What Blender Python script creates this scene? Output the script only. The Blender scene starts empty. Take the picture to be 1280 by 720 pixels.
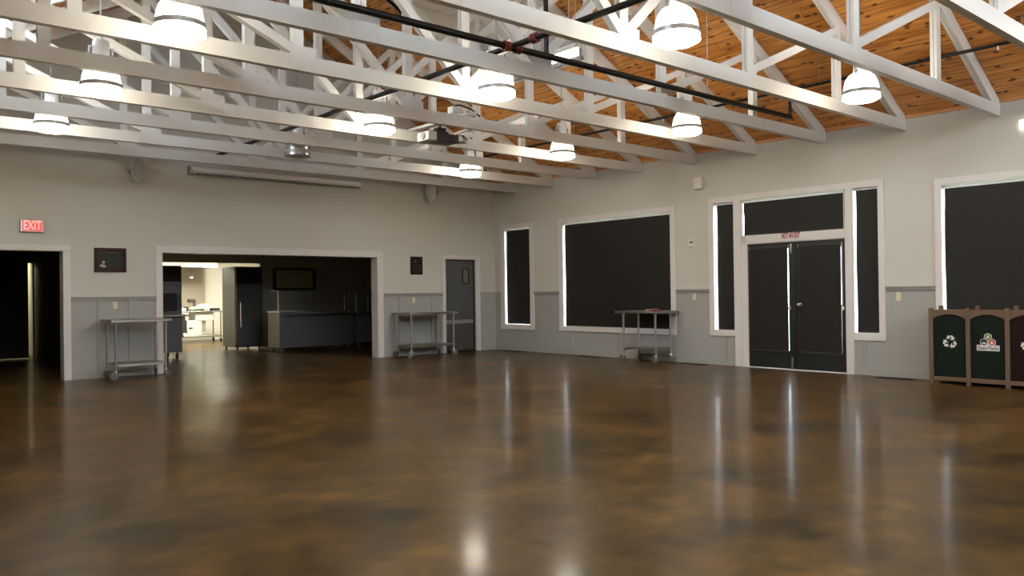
import bpy, bmesh, math, random
from mathutils import Vector, Matrix
random.seed(7)
PI = math.pi
scene = bpy.context.scene
COL = scene.collection

# ------------------------------------------------------------------ materials
def new_mat(name):
    m = bpy.data.materials.new(name)
    m.use_nodes = True
    nt = m.node_tree
    return m, nt, nt.nodes['Principled BSDF']

def setp(b, **k):
    names = dict(color='Base Color', rough='Roughness', metal='Metallic', spec='Specular IOR Level',
                 emit='Emission Color', estr='Emission Strength', coat='Coat Weight', coatr='Coat Roughness',
                 trans='Transmission Weight', alpha='Alpha')
    for a, v in k.items():
        if isinstance(v, tuple) and len(v) == 3:
            v = (*v, 1)
        b.inputs[names[a]].default_value = v

def node(nt, t, **k):
    n = nt.nodes.new(t)
    for a, v in k.items():
        setattr(n, a, v)
    return n

def plain(name, color, rough=0.5, metal=0.0, var=0.06, scale=6.0, bump=0.0, bscale=60.0, **k):
    """a paint / metal / plastic with slight procedural variation"""
    m, nt, b = new_mat(name)
    setp(b, color=color, rough=rough, metal=metal, **k)
    tc = node(nt, 'ShaderNodeTexCoord')
    nz = node(nt, 'ShaderNodeTexNoise')
    nz.inputs['Scale'].default_value = scale
    nz.inputs['Detail'].default_value = 4
    nt.links.new(tc.outputs['Object'], nz.inputs['Vector'])
    mx = node(nt, 'ShaderNodeMix', data_type='RGBA')
    mx.inputs['A'].default_value = (*[c * (1 - var) for c in color], 1)
    mx.inputs['B'].default_value = (*[min(1, c * (1 + var)) for c in color], 1)
    nt.links.new(nz.outputs['Fac'], mx.inputs['Factor'])
    nt.links.new(mx.outputs['Result'], b.inputs['Base Color'])
    if bump:
        n2 = node(nt, 'ShaderNodeTexNoise')
        n2.inputs['Scale'].default_value = bscale
        n2.inputs['Detail'].default_value = 3
        nt.links.new(tc.outputs['Object'], n2.inputs['Vector'])
        bp = node(nt, 'ShaderNodeBump')
        bp.inputs['Strength'].default_value = bump
        bp.inputs['Distance'].default_value = 0.01
        nt.links.new(n2.outputs['Fac'], bp.inputs['Height'])
        nt.links.new(bp.outputs['Normal'], b.inputs['Normal'])
    return m

def emissive(name, color, strength, base=(0.8, 0.8, 0.8)):
    m, nt, b = new_mat(name)
    setp(b, color=base, rough=0.3, emit=color, estr=strength)
    return m

def wall_paint():
    """off-white above the rail, grey-green paint below it"""
    m, nt, b = new_mat('wall_paint')
    tc = node(nt, 'ShaderNodeTexCoord')
    sx = node(nt, 'ShaderNodeSeparateXYZ')
    nt.links.new(tc.outputs['Object'], sx.inputs[0])
    gt = node(nt, 'ShaderNodeMath', operation='GREATER_THAN')
    gt.inputs[1].default_value = 1.26
    nt.links.new(sx.outputs['Z'], gt.inputs[0])
    nz = node(nt, 'ShaderNodeTexNoise')
    nz.inputs['Scale'].default_value = 0.9
    nz.inputs['Detail'].default_value = 6
    nt.links.new(tc.outputs['Object'], nz.inputs['Vector'])
    def two(c1, c2):
        mx = node(nt, 'ShaderNodeMix', data_type='RGBA')
        mx.inputs['A'].default_value = (*c1, 1)
        mx.inputs['B'].default_value = (*c2, 1)
        nt.links.new(nz.outputs['Fac'], mx.inputs['Factor'])
        return mx
    lo = two((0.335, 0.335, 0.312), (0.375, 0.374, 0.350))
    hi = two((0.53, 0.515, 0.462), (0.59, 0.573, 0.52))
    mx = node(nt, 'ShaderNodeMix', data_type='RGBA')
    nt.links.new(gt.outputs[0], mx.inputs['Factor'])
    nt.links.new(lo.outputs['Result'], mx.inputs['A'])
    nt.links.new(hi.outputs['Result'], mx.inputs['B'])
    nt.links.new(mx.outputs['Result'], b.inputs['Base Color'])
    n2 = node(nt, 'ShaderNodeTexNoise')
    n2.inputs['Scale'].default_value = 45
    nt.links.new(tc.outputs['Object'], n2.inputs['Vector'])
    bp = node(nt, 'ShaderNodeBump')
    bp.inputs['Strength'].default_value = 0.12
    bp.inputs['Distance'].default_value = 0.01
    nt.links.new(n2.outputs['Fac'], bp.inputs['Height'])
    nt.links.new(bp.outputs['Normal'], b.inputs['Normal'])
    setp(b, rough=0.55)
    return m

def concrete_floor():
    m, nt, b = new_mat('stained_concrete')
    tc = node(nt, 'ShaderNodeTexCoord')
    def noise(scale, detail, rough=0.6, dist=0.0):
        n = node(nt, 'ShaderNodeTexNoise')
        n.inputs['Scale'].default_value = scale
        n.inputs['Detail'].default_value = detail
        n.inputs['Roughness'].default_value = rough
        n.inputs['Distortion'].default_value = dist
        nt.links.new(tc.outputs['Object'], n.inputs['Vector'])
        return n
    big = noise(1.1, 4, 0.6, 0.2)
    mid = noise(4.2, 4, 0.6, 0.2)
    r1 = node(nt, 'ShaderNodeValToRGB')
    r1.color_ramp.elements[0].position = 0.34
    r1.color_ramp.elements[0].color = (0.036, 0.024, 0.0095, 1)
    r1.color_ramp.elements[1].position = 0.68
    r1.color_ramp.elements[1].color = (0.118, 0.068, 0.019, 1)
    e = r1.color_ramp.elements.new(0.5)
    e.color = (0.070, 0.042, 0.0130, 1)
    r1.color_ramp.interpolation = 'EASE'
    nt.links.new(big.outputs['Fac'], r1.inputs['Fac'])
    r2 = node(nt, 'ShaderNodeValToRGB')
    r2.color_ramp.elements[0].position = 0.32
    r2.color_ramp.elements[0].color = (0.58, 0.63, 0.70, 1)
    r2.color_ramp.elements[1].position = 0.70
    r2.color_ramp.elements[1].color = (1.50, 1.36, 1.12, 1)
    nt.links.new(mid.outputs['Fac'], r2.inputs['Fac'])
    mul = node(nt, 'ShaderNodeMix', data_type='RGBA', blend_type='MULTIPLY')
    mul.inputs['Factor'].default_value = 1
    nt.links.new(r1.outputs['Color'], mul.inputs['A'])
    nt.links.new(r2.outputs['Color'], mul.inputs['B'])
    nt.links.new(mul.outputs['Result'], b.inputs['Base Color'])
    rr = node(nt, 'ShaderNodeMapRange')
    rr.inputs['To Min'].default_value = 0.285
    rr.inputs['To Max'].default_value = 0.36
    nt.links.new(mid.outputs['Fac'], rr.inputs['Value'])
    nt.links.new(rr.outputs['Result'], b.inputs['Roughness'])
    fine = noise(7.0, 3)
    bp = node(nt, 'ShaderNodeBump')
    bp.inputs['Strength'].default_value = 0.018
    bp.inputs['Distance'].default_value = 0.02
    nt.links.new(fine.outputs['Fac'], bp.inputs['Height'])
    nt.links.new(bp.outputs['Normal'], b.inputs['Normal'])
    setp(b, spec=0.06, coat=0.27, coatr=0.125)
    b.inputs['Coat IOR'].default_value = 1.35
    return m

def wood_deck():
    m, nt, b = new_mat('pine_deck')
    tc = node(nt, 'ShaderNodeTexCoord')
    sx = node(nt, 'ShaderNodeSeparateXYZ')
    nt.links.new(tc.outputs['Object'], sx.inputs[0])
    cx = node(nt, 'ShaderNodeCombineXYZ')
    sc = node(nt, 'ShaderNodeMath', operation='MULTIPLY')
    sc.inputs[1].default_value = 1.136
    nt.links.new(sx.outputs['X'], sc.inputs[0])
    nt.links.new(sx.outputs['Y'], cx.inputs['X'])
    nt.links.new(sc.outputs[0], cx.inputs['Y'])
    br = node(nt, 'ShaderNodeTexBrick', offset=0.37, offset_frequency=2)
    br.inputs['Scale'].default_value = 1
    br.inputs['Brick Width'].default_value = 3.7
    br.inputs['Row Height'].default_value = 0.135
    br.inputs['Mortar Size'].default_value = 0.0035
    br.inputs['Mortar Smooth'].default_value = 0.2
    br.inputs['Color1'].default_value = (0.60, 0.235, 0.042, 1)
    br.inputs['Color2'].default_value = (0.74, 0.34, 0.08, 1)
    br.inputs['Mortar'].default_value = (0.07, 0.022, 0.006, 1)
    nt.links.new(cx.outputs[0], br.inputs['Vector'])
    # grain stretched along the boards
    mp = node(nt, 'ShaderNodeMapping')
    mp.inputs['Scale'].default_value = (1.1, 24, 1)
    nt.links.new(cx.outputs[0], mp.inputs['Vector'])
    g = node(nt, 'ShaderNodeTexNoise')
    g.inputs['Scale'].default_value = 1.6
    g.inputs['Detail'].default_value = 5
    g.inputs['Distortion'].default_value = 0.7
    nt.links.new(mp.outputs[0], g.inputs['Vector'])
    gr = node(nt, 'ShaderNodeValToRGB')
    gr.color_ramp.elements[0].position = 0.30
    gr.color_ramp.elements[0].color = (0.48, 0.38, 0.28, 1)
    gr.color_ramp.elements[1].position = 0.65
    gr.color_ramp.elements[1].color = (1.16, 1.16, 1.16, 1)
    nt.links.new(g.outputs['Fac'], gr.inputs['Fac'])
    mul = node(nt, 'ShaderNodeMix', data_type='RGBA', blend_type='MULTIPLY')
    mul.inputs['Factor'].default_value = 1
    nt.links.new(br.outputs['Color'], mul.inputs['A'])
    nt.links.new(gr.outputs['Color'], mul.inputs['B'])
    # knots
    mk = node(nt, 'ShaderNodeMapping')
    mk.inputs['Scale'].default_value = (1.7, 2.9, 1)
    nt.links.new(cx.outputs[0], mk.inputs['Vector'])
    vo = node(nt, 'ShaderNodeTexVoronoi', voronoi_dimensions='2D')
    vo.inputs['Scale'].default_value = 1.35
    vo.inputs['Randomness'].default_value = 1
    nt.links.new(mk.outputs[0], vo.inputs['Vector'])
    kr = node(nt, 'ShaderNodeValToRGB')
    kr.color_ramp.elements[0].position = 0.045
    kr.color_ramp.elements[0].color = (1, 1, 1, 1)
    kr.color_ramp.elements[1].position = 0.10
    kr.color_ramp.elements[1].color = (0, 0, 0, 1)
    nt.links.new(vo.outputs['Distance'], kr.inputs['Fac'])
    mx = node(nt, 'ShaderNodeMix', data_type='RGBA')
    nt.links.new(kr.outputs['Color'], mx.inputs['Factor'])
    nt.links.new(mul.outputs['Result'], mx.inputs['A'])
    mx.inputs['B'].default_value = (0.075, 0.022, 0.007, 1)
    # scattered small, elongated knots
    mk2 = node(nt, 'ShaderNodeMapping')
    mk2.inputs['Scale'].default_value = (1.6, 5.2, 1)
    mk2.inputs['Location'].default_value = (3.1, 1.7, 0)
    nt.links.new(cx.outputs[0], mk2.inputs['Vector'])
    v2 = node(nt, 'ShaderNodeTexVoronoi', voronoi_dimensions='2D')
    v2.inputs['Scale'].default_value = 1.1
    v2.inputs['Randomness'].default_value = 1
    nt.links.new(mk2.outputs[0], v2.inputs['Vector'])
    k2 = node(nt, 'ShaderNodeValToRGB')
    k2.color_ramp.elements[0].position = 0.05
    k2.color_ramp.elements[0].color = (1, 1, 1, 1)
    k2.color_ramp.elements[1].position = 0.11
    k2.color_ramp.elements[1].color = (0, 0, 0, 1)
    nt.links.new(v2.outputs['Distance'], k2.inputs['Fac'])
    mx2 = node(nt, 'ShaderNodeMix', data_type='RGBA')
    nt.links.new(k2.outputs['Color'], mx2.inputs['Factor'])
    nt.links.new(mx.outputs['Result'], mx2.inputs['A'])
    mx2.inputs['B'].default_value = (0.09, 0.026, 0.008, 1)
    nt.links.new(mx2.outputs['Result'], b.inputs['Base Color'])
    setp(b, rough=0.42)
    return m

def steel(name, color=(0.42, 0.41, 0.40), rough=0.3, axis='Z'):
    m, nt, b = new_mat(name)
    setp(b, color=color, rough=rough, metal=1.0)
    tc = node(nt, 'ShaderNodeTexCoord')
    mp = node(nt, 'ShaderNodeMapping')
    mp.inputs['Scale'].default_value = (60, 60, 1.5) if axis == 'Z' else (1.5, 60, 60)
    nt.links.new(tc.outputs['Object'], mp.inputs['Vector'])
    nz = node(nt, 'ShaderNodeTexNoise')
    nz.inputs['Scale'].default_value = 2
    nz.inputs['Detail'].default_value = 3
    nt.links.new(mp.outputs[0], nz.inputs['Vector'])
    rr = node(nt, 'ShaderNodeMapRange')
    rr.inputs['To Min'].default_value = rough * 0.75
    rr.inputs['To Max'].default_value = rough * 1.35
    nt.links.new(nz.outputs['Fac'], rr.inputs['Value'])
    nt.links.new(rr.outputs['Result'], b.inputs['Roughness'])
    return m

def glass_mat():
    m, nt, b = new_mat('window_glass')
    out = nt.nodes['Material Output']
    tr = node(nt, 'ShaderNodeBsdfTransparent')
    gl = node(nt, 'ShaderNodeBsdfGlossy')
    gl.inputs['Roughness'].default_value = 0.02
    fr = node(nt, 'ShaderNodeFresnel')
    fr.inputs['IOR'].default_value = 1.45
    mx = node(nt, 'ShaderNodeMixShader')
    ge = node(nt, 'ShaderNodeNewGeometry')
    inv = node(nt, 'ShaderNodeMath', operation='SUBTRACT')
    inv.inputs[0].default_value = 1.0
    nt.links.new(ge.outputs['Backfacing'], inv.inputs[1])
    fm = node(nt, 'ShaderNodeMath', operation='MULTIPLY')
    nt.links.new(fr.outputs[0], fm.inputs[0])
    nt.links.new(inv.outputs[0], fm.inputs[1])
    nt.links.new(fm.outputs[0], mx.inputs[0])
    nt.links.new(tr.outputs[0], mx.inputs[1])
    nt.links.new(gl.outputs[0], mx.inputs[2])
    nt.links.new(mx.outputs[0], out.inputs['Surface'])
    nt.nodes.remove(b)
    return m

def shade_fabric():
    m, nt, b = new_mat('blackout_fabric')
    tc = node(nt, 'ShaderNodeTexCoord')
    wv = node(nt, 'ShaderNodeTexNoise')
    wv.inputs['Scale'].default_value = 220
    nt.links.new(tc.outputs['Object'], wv.inputs['Vector'])
    nz = node(nt, 'ShaderNodeTexNoise')
    nz.inputs['Scale'].default_value = 1.4
    nz.inputs['Detail'].default_value = 3
    nt.links.new(tc.outputs['Object'], nz.inputs['Vector'])
    r = node(nt, 'ShaderNodeValToRGB')
    r.color_ramp.elements[0].color = (0.0085, 0.0075, 0.0066, 1)
    r.color_ramp.elements[1].color = (0.0155, 0.0138, 0.0122, 1)
    nt.links.new(nz.outputs['Fac'], r.inputs['Fac'])
    nt.links.new(r.outputs['Color'], b.inputs['Base Color'])
    bp = node(nt, 'ShaderNodeBump')
    bp.inputs['Strength'].default_value = 0.15
    bp.inputs['Distance'].default_value = 0.002
    nt.links.new(wv.outputs['Fac'], bp.inputs['Height'])
    nt.links.new(bp.outputs['Normal'], b.inputs['Normal'])
    setp(b, rough=0.6, spec=0.35)
    return m

def plate_metal():
    """painted-over nail plate: rows of pressed teeth"""
    m, nt, b = new_mat('nail_plate_paint')
    tc = node(nt, 'ShaderNodeTexCoord')
    wv = node(nt, 'ShaderNodeTexWave', wave_type='BANDS', bands_direction='X')
    wv.inputs['Scale'].default_value = 14
    wv.inputs['Distortion'].default_value = 0.4
    nt.links.new(tc.outputs['Object'], wv.inputs['Vector'])
    r = node(nt, 'ShaderNodeValToRGB')
    r.color_ramp.elements[0].position = 0.0
    r.color_ramp.elements[0].color = (0.63, 0.615, 0.58, 1)
    r.color_ramp.elements[1].position = 0.25
    r.color_ramp.elements[1].color = (0.73, 0.71, 0.68, 1)
    nt.links.new(wv.outputs['Fac'], r.inputs['Fac'])
    nt.links.new(r.outputs['Color'], b.inputs['Base Color'])
    setp(b, rough=0.45)
    return m

M = {}
M['wall'] = wall_paint()
M['drywall'] = plain('drywall_white', (0.66, 0.65, 0.63), 0.7, var=0.03, bump=0.05)
M['floor'] = concrete_floor()
M['deck'] = wood_deck()
M['deck_strip'] = plain('pine_trim', (0.58, 0.27, 0.10), 0.5, var=0.15, scale=9)
M['truss'] = plain('truss_paint', (0.72, 0.71, 0.67), 0.42, var=0.05, scale=3, bump=0.08, bscale=30)
M['plate'] = plate_metal()
M['casing'] = plain('trim_paint', (0.66, 0.635, 0.61), 0.4, var=0.03)
M['rail'] = plain('rail_paint', (0.345, 0.345, 0.32), 0.45, var=0.04)
M['shade'] = shade_fabric()
M['hem'] = plain('hem_fabric', (0.030, 0.028, 0.026), 0.4, var=0.1)  # paler than the cloth, so the hem's highlight is put into the colour
M['black_metal'] = plain('black_metal', (0.012, 0.012, 0.012), 0.38, var=0.2, spec=0.5)
M['pipe'] = plain('black_pipe', (0.007, 0.0075, 0.008), 0.3, var=0.2, scale=12, spec=0.3)
M['red'] = plain('red_paint', (0.16, 0.014, 0.010), 0.4, var=0.15)
M['door_black'] = plain('door_paint', (0.0105, 0.0125, 0.0125), 0.4, var=0.1)
M['glass'] = glass_mat()
M['alu'] = plain('white_aluminium', (0.78, 0.80, 0.82), 0.3, var=0.02)
M['steel'] = steel('brushed_steel', (0.40, 0.385, 0.37), 0.32, 'Z')
M['steel_h'] = steel('brushed_steel_flat', (0.36, 0.34, 0.32), 0.36, 'X')
M['steel_dark'] = plain('dull_steel', (0.10, 0.10, 0.108), 0.36, metal=0.35, var=0.08)
M['steel_mid'] = steel('door_steel', (0.17, 0.165, 0.16), 0.42, 'Z')
M['chrome'] = plain('chrome', (0.75, 0.75, 0.74), 0.18, metal=1.0, var=0.03)
M['galv'] = plain('galvanised', (0.50, 0.51, 0.52), 0.35, metal=1.0, var=0.12, scale=14)
M['band'] = plain('lamp_band', (0.42, 0.42, 0.42), 0.35, metal=0.3, var=0.05)
M['rubber'] = plain('rubber', (0.018, 0.018, 0.018), 0.6, var=0.1)
M['wheel'] = plain('grey_wheel', (0.10, 0.095, 0.085), 0.5, var=0.1)
M['cream'] = plain('cream_plastic', (0.66, 0.60, 0.40), 0.45, var=0.04)
M['white_plastic'] = plain('white_plastic', (0.70, 0.67, 0.63), 0.45, var=0.03)
M['speaker'] = plain('speaker_plastic', (0.62, 0.61, 0.59), 0.5, var=0.04)
M['grille'] = plain('speaker_grille', (0.42, 0.415, 0.40), 0.6, var=0.08, bump=0.3, bscale=220)
M['bin_wood'] = plain('recycled_lumber', (0.130, 0.080, 0.050), 0.6, var=0.14, scale=8, bump=0.1)
M['bin_green'] = plain('dark_green_panel', (0.0065, 0.0115, 0.0085), 0.6, var=0.1, spec=0.15)
M['bin_maroon'] = plain('maroon_panel', (0.016, 0.005, 0.005), 0.6, var=0.1, spec=0.15)
M['decal'] = plain('white_decal', (0.66, 0.65, 0.63), 0.5, var=0.02)
M['decal_green'] = plain('green_decal', (0.13, 0.24, 0.07), 0.5, var=0.15)
M['decal_navy'] = plain('navy_decal', (0.010, 0.014, 0.03), 0.5, var=0.1)
M['decal_red'] = plain('red_decal', (0.48, 0.07, 0.045), 0.5, var=0.1)
M['decal_dark'] = plain('dark_lettering', (0.06, 0.06, 0.06), 0.5, var=0.05)
M['sign_red'] = plain('red_lettering', (0.28, 0.012, 0.01), 0.5, var=0.05)
M['plaque_wood'] = plain('dark_frame_wood', (0.040, 0.014, 0.009), 0.55, var=0.2, scale=14, spec=0.2)
M['plaque_black'] = plain('plaque_black', (0.009, 0.009, 0.007), 0.4, var=0.3, spec=0.25)
M['plaque_brown'] = plain('plaque_brown', (0.016, 0.007, 0.004), 0.5, var=0.3, spec=0.25)
M['bronze'] = plain('plaque_relief', (0.25, 0.20, 0.12), 0.35, metal=0.6, var=0.2)
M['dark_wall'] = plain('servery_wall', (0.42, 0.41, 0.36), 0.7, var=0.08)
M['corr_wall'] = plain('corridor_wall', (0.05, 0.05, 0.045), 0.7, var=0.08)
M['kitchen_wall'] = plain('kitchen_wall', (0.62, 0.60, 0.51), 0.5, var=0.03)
M['kitchen_panel'] = plain('kitchen_steel_panel', (0.42, 0.37, 0.29), 0.4, metal=0.35, var=0.1, scale=3)
M['vent'] = plain('floor_register', (0.028, 0.017, 0.010), 0.45, var=0.15)
M['grey_panel'] = plain('grey_panel', (0.12, 0.125, 0.135), 0.35, var=0.06)
M['white_enamel'] = plain('white_enamel', (0.55, 0.54, 0.50), 0.3, var=0.03)
M['bag'] = plain('thin_bag_plastic', (0.70, 0.80, 0.62), 0.35, var=0.15, scale=12, bump=0.4, bscale=25)
M['bag_green'] = plain('green_bag', (0.34, 0.58, 0.24), 0.35, var=0.15, scale=12)
M['lamp'] = emissive('lamp_dome', (1.0, 0.90, 0.74), 9.5)
M['lens'] = emissive('lamp_lens', (1.0, 0.90, 0.74), 27.0)
M['lamp_off'] = plain('unlit_acrylic', (0.55, 0.56, 0.58), 0.2, metal=0.55, var=0.06)
M['tube'] = emissive('fluorescent', (1.0, 0.95, 0.80), 80.0)
M['corr_lamp'] = emissive('corridor_lamp', (1.0, 0.9, 0.6), 14.0)
M['exit_panel'] = emissive('exit_panel', (0.95, 0.10, 0.08), 0.36, (0.25, 0.05, 0.04))
M['exit_letter'] = emissive('exit_letter', (1.0, 0.42, 0.35), 0.50, (0.4, 0.2, 0.2))
M['indicator'] = emissive('emergency_lens', (1.0, 0.97, 0.9), 1.6)
M['projector_white'] = plain('projector_white', (0.62, 0.62, 0.62), 0.4, var=0.03)
M['speaker_grey'] = plain('lens_grey', (0.30, 0.31, 0.33), 0.3, var=0.05)
M['projector_dark'] = plain('projector_dark', (0.020, 0.021, 0.024), 0.35, var=0.1)
M['packet_red'] = plain('packet_red', (0.30, 0.06, 0.04), 0.5, var=0.15)
M['packet_white'] = plain('packet_white', (0.6, 0.55, 0.5), 0.5, var=0.1)
M['louver'] = plain('dark_louver', (0.006, 0.006, 0.006), 0.5, var=0.1)

# ------------------------------------------------------------------ mesh builder
class MB:
    def __init__(self):
        self.v, self.f, self.s, self.m = [], [], [], []
    def add(self, vs, fs, smooth=False, mi=0):
        b = len(self.v)
        self.v += [tuple(p) for p in vs]
        for q in fs:
            self.f.append([b + i for i in q])
            self.s.append(smooth)
            self.m.append(mi)
        return self
    def box(self, a, c, mi=0):
        x0, x1 = sorted((a[0], c[0])); y0, y1 = sorted((a[1], c[1])); z0, z1 = sorted((a[2], c[2]))
        vs = [(x0, y0, z0), (x1, y0, z0), (x1, y1, z0), (x0, y1, z0), (x0, y0, z1), (x1, y0, z1), (x1, y1, z1), (x0, y1, z1)]
        return self.add(vs, [(0, 3, 2, 1), (4, 5, 6, 7), (0, 1, 5, 4), (1, 2, 6, 5), (2, 3, 7, 6), (3, 0, 4, 7)], False, mi)
    def prism(self, poly, ax, a, b, mi=0, smooth=False):
        """poly: 2-D outline on the two other axes, extruded along ax from a to b"""
        def p3(p, t):
            q = list(p)
            q.insert(ax, t)
            return tuple(q)
        n = len(poly)
        vs = [p3(p, a) for p in poly] + [p3(p, b) for p in poly]
        self.add(vs, [tuple(range(n))[::-1], tuple(range(n, 2 * n))], False, mi)
        k = len(self.v) - 2 * n
        for i in range(n):
            j = (i + 1) % n
            self.f.append([k + i, k + j, k + n + j, k + n + i]); self.s.append(smooth); self.m.append(mi)
        return self
    def lathe(self, prof, c=(0, 0, 0), n=24, mi=0, axis='Z', sx=1.0, sy=1.0):
        """prof: (radius, height) rows, turned about an axis"""
        vs, fs = [], []
        for r, h in prof:
            for i in range(n):
                a = 2 * PI * i / n
                p = (r * math.cos(a) * sx, r * math.sin(a) * sy, h)
                if axis == 'X': p = (p[2], p[0], p[1])
                if axis == 'Y': p = (p[0], p[2], p[1])
                vs.append((c[0] + p[0], c[1] + p[1], c[2] + p[2]))
        for k in range(len(prof) - 1):
            for i in range(n):
                j = (i + 1) % n
                fs.append((k * n + i, k * n + j, (k + 1) * n + j, (k + 1) * n + i))
        if prof[0][0] > 1e-5: fs.append(tuple(range(n))[::-1])
        if prof[-1][0] > 1e-5: fs.append(tuple(range((len(prof) - 1) * n, len(prof) * n)))
        return self.add(vs, fs, True, mi)
    def tube(self, pts, r, n=10, mi=0):
        pts = [Vector(p) for p in pts]
        rings = []
        up = None
        for i, p in enumerate(pts):
            d = (pts[min(i + 1, len(pts) - 1)] - pts[max(i - 1, 0)]).normalized()
            if up is None:
                up = Vector((0, 0, 1)) if abs(d.z) < 0.9 else Vector((1, 0, 0))
            s = d.cross(up).normalized()
            t = s.cross(d).normalized()
            up = t
            rings.append([p + s * (r * math.cos(2 * PI * k / n)) + t * (r * math.sin(2 * PI * k / n)) for k in range(n)])
        vs = [q for g in rings for q in g]
        fs = [(i * n + k, i * n + (k + 1) % n, (i + 1) * n + (k + 1) % n, (i + 1) * n + k)
              for i in range(len(pts) - 1) for k in range(n)]
        fs += [tuple(range(n))[::-1], tuple(range((len(pts) - 1) * n, len(pts) * n))]
        return self.add(vs, fs, True, mi)
    def build(self, name, mats, parent=None, bevel=0.0, local=False):
        me = bpy.data.meshes.new(name)
        off = Vector((0, 0, 0))
        if parent is not None and not local:
            p = parent
            while p is not None:
                off += p.location
                p = p.parent
        me.from_pydata([tuple(Vector(p) - off) for p in self.v], [], self.f)
        for i, p in enumerate(me.polygons):
            p.use_smooth = self.s[i]
            p.material_index = self.m[i]
        bm = bmesh.new(); bm.from_mesh(me)
        bmesh.ops.recalc_face_normals(bm, faces=bm.faces)
        bm.to_mesh(me); bm.free()
        for m in (mats if isinstance(mats, (list, tuple)) else [mats]):
            me.materials.append(m)
        try:
            me.set_sharp_from_angle(angle=math.radians(38))
        except Exception:
            pass
        o = bpy.data.objects.new(name, me)
        COL.objects.link(o)
        if parent is not None:
            o.parent = parent
        if bevel:
            bv = o.modifiers.new('bevel', 'BEVEL')
            bv.width = bevel; bv.segments = 2; bv.limit_method = 'ANGLE'
        return o

def tag(o, label=None, cat=None, group=None, kind=None):
    if label: o['label'] = label
    if cat: o['category'] = cat
    if group: o['group'] = group
    if kind: o['kind'] = kind
    return o

def thing(name, loc, label, cat, group=None):
    o = bpy.data.objects.new(name, None)
    o.empty_display_size = 0.1
    COL.objects.link(o)
    o.location = loc
    return tag(o, label, cat, group)

def struct(name, mb, mats, parent=None, **k):
    o = mb.build(name, mats, parent, **k)
    if parent is None: o['kind'] = 'structure'
    return o

def struct_empty(name, loc):
    o = bpy.data.objects.new(name, None)
    COL.objects.link(o); o.location = loc; o['kind'] = 'structure'
    return o

def dup(o, loc=None, parent=None):
    c = o.copy(); COL.objects.link(c)
    if parent is not None: c.parent = parent
    if loc is not None: c.location = loc
    for ch in list(o.children):
        dup(ch, None, c)
    return c

def text_mesh(body, size, depth, width=None, bold=0.0):
    """the outline of a word as vertices and faces (x right, y up, extruded in z)"""
    cu = bpy.data.curves.new('word', 'FONT')
    cu.body = body; cu.size = size; cu.extrude = depth; cu.offset = bold; cu.align_x = 'CENTER'; cu.align_y = 'CENTER'
    ob = bpy.data.objects.new('word', cu); COL.objects.link(ob)
    dg = bpy.context.evaluated_depsgraph_get(); dg.update()
    me = bpy.data.meshes.new_from_object(ob.evaluated_get(dg))
    vs = [tuple(v.co) for v in me.vertices]; fs = [tuple(p.vertices) for p in me.polygons]
    bpy.data.objects.remove(ob); bpy.data.curves.remove(cu); bpy.data.meshes.remove(me)
    if width:
        x0 = min(v[0] for v in vs); x1 = max(v[0] for v in vs)
        k = width / (x1 - x0)
        vs = [((v[0] - (x0 + x1) / 2) * k, v[1], v[2]) for v in vs]
    return vs, fs

def wall_boxes(mb, ax, t0, t1, u0, u1, z0, z1, holes):
    """a wall slab of thickness t0..t1 along axis ax with rectangular holes (u0,u1,z0,z1)"""
    us = sorted({u0, u1, *[h[0] for h in holes], *[h[1] for h in holes]})
    zs = sorted({z0, z1, *[h[2] for h in holes], *[h[3] for h in holes]})
    us = [u for u in us if u0 <= u <= u1]; zs = [z for z in zs if z0 <= z <= z1]
    nu, nz = len(us) - 1, len(zs) - 1
    solid = {}
    for i in range(nu):
        for j in range(nz):
            uc, zc = (us[i] + us[i + 1]) / 2, (zs[j] + zs[j + 1]) / 2
            solid[i, j] = not any(h[0] < uc < h[1] and h[2] < zc < h[3] for h in holes)
    def P(t, u, z): return (t, u, z) if ax == 0 else (u, t, z)
    for i in range(nu):
        for j in range(nz):
            if not solid[i, j]: continue
            a, b, c, d = us[i], us[i + 1], zs[j], zs[j + 1]
            for t in (t0, t1):
                mb.add([P(t, a, c), P(t, b, c), P(t, b, d), P(t, a, d)], [(0, 1, 2, 3)])
            for di, dj, q in ((-1, 0, [(a, c), (a, d)]), (1, 0, [(b, c), (b, d)]), (0, -1, [(a, c), (b, c)]), (0, 1, [(a, d), (b, d)])):
                if not solid.get((i + di, j + dj), False):
                    (p, q1), (r, s1) = q
                    mb.add([P(t0, p, q1), P(t0, r, s1), P(t1, r, s1), P(t1, p, q1)], [(0, 1, 2, 3)])
    return mb

# ------------------------------------------------------------------ geometry constants (metres)
S = 0.54                     # roof pitch
EAVE = 3.70                  # underside of the roof deck at the side walls
XR, XL, XC = 0.0, -12.0, -6.0
PEAK = EAVE + S * 6
YB = -19.0                   # wall behind the photographer
def deck_z(x): return EAVE + S * (6 - abs(x - XC))
CH0, CH1 = 3.50, 3.655       # bottom chord

# ------------------------------------------------------------------ floor
f = MB().box((-13, YB - 0.3, -0.2), (1.0, 10.4, 0.0))
struct('floor', f, M['floor'])

g = MB().add([(-60, -80, -0.22), (60, -80, -0.22), (60, 60, -0.22), (-60, 60, -0.22)], [(0, 1, 2, 3)])
struct('ground', g, plain('outdoor_ground', (0.10, 0.11, 0.06), 0.9, var=0.3, scale=0.5))

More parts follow.
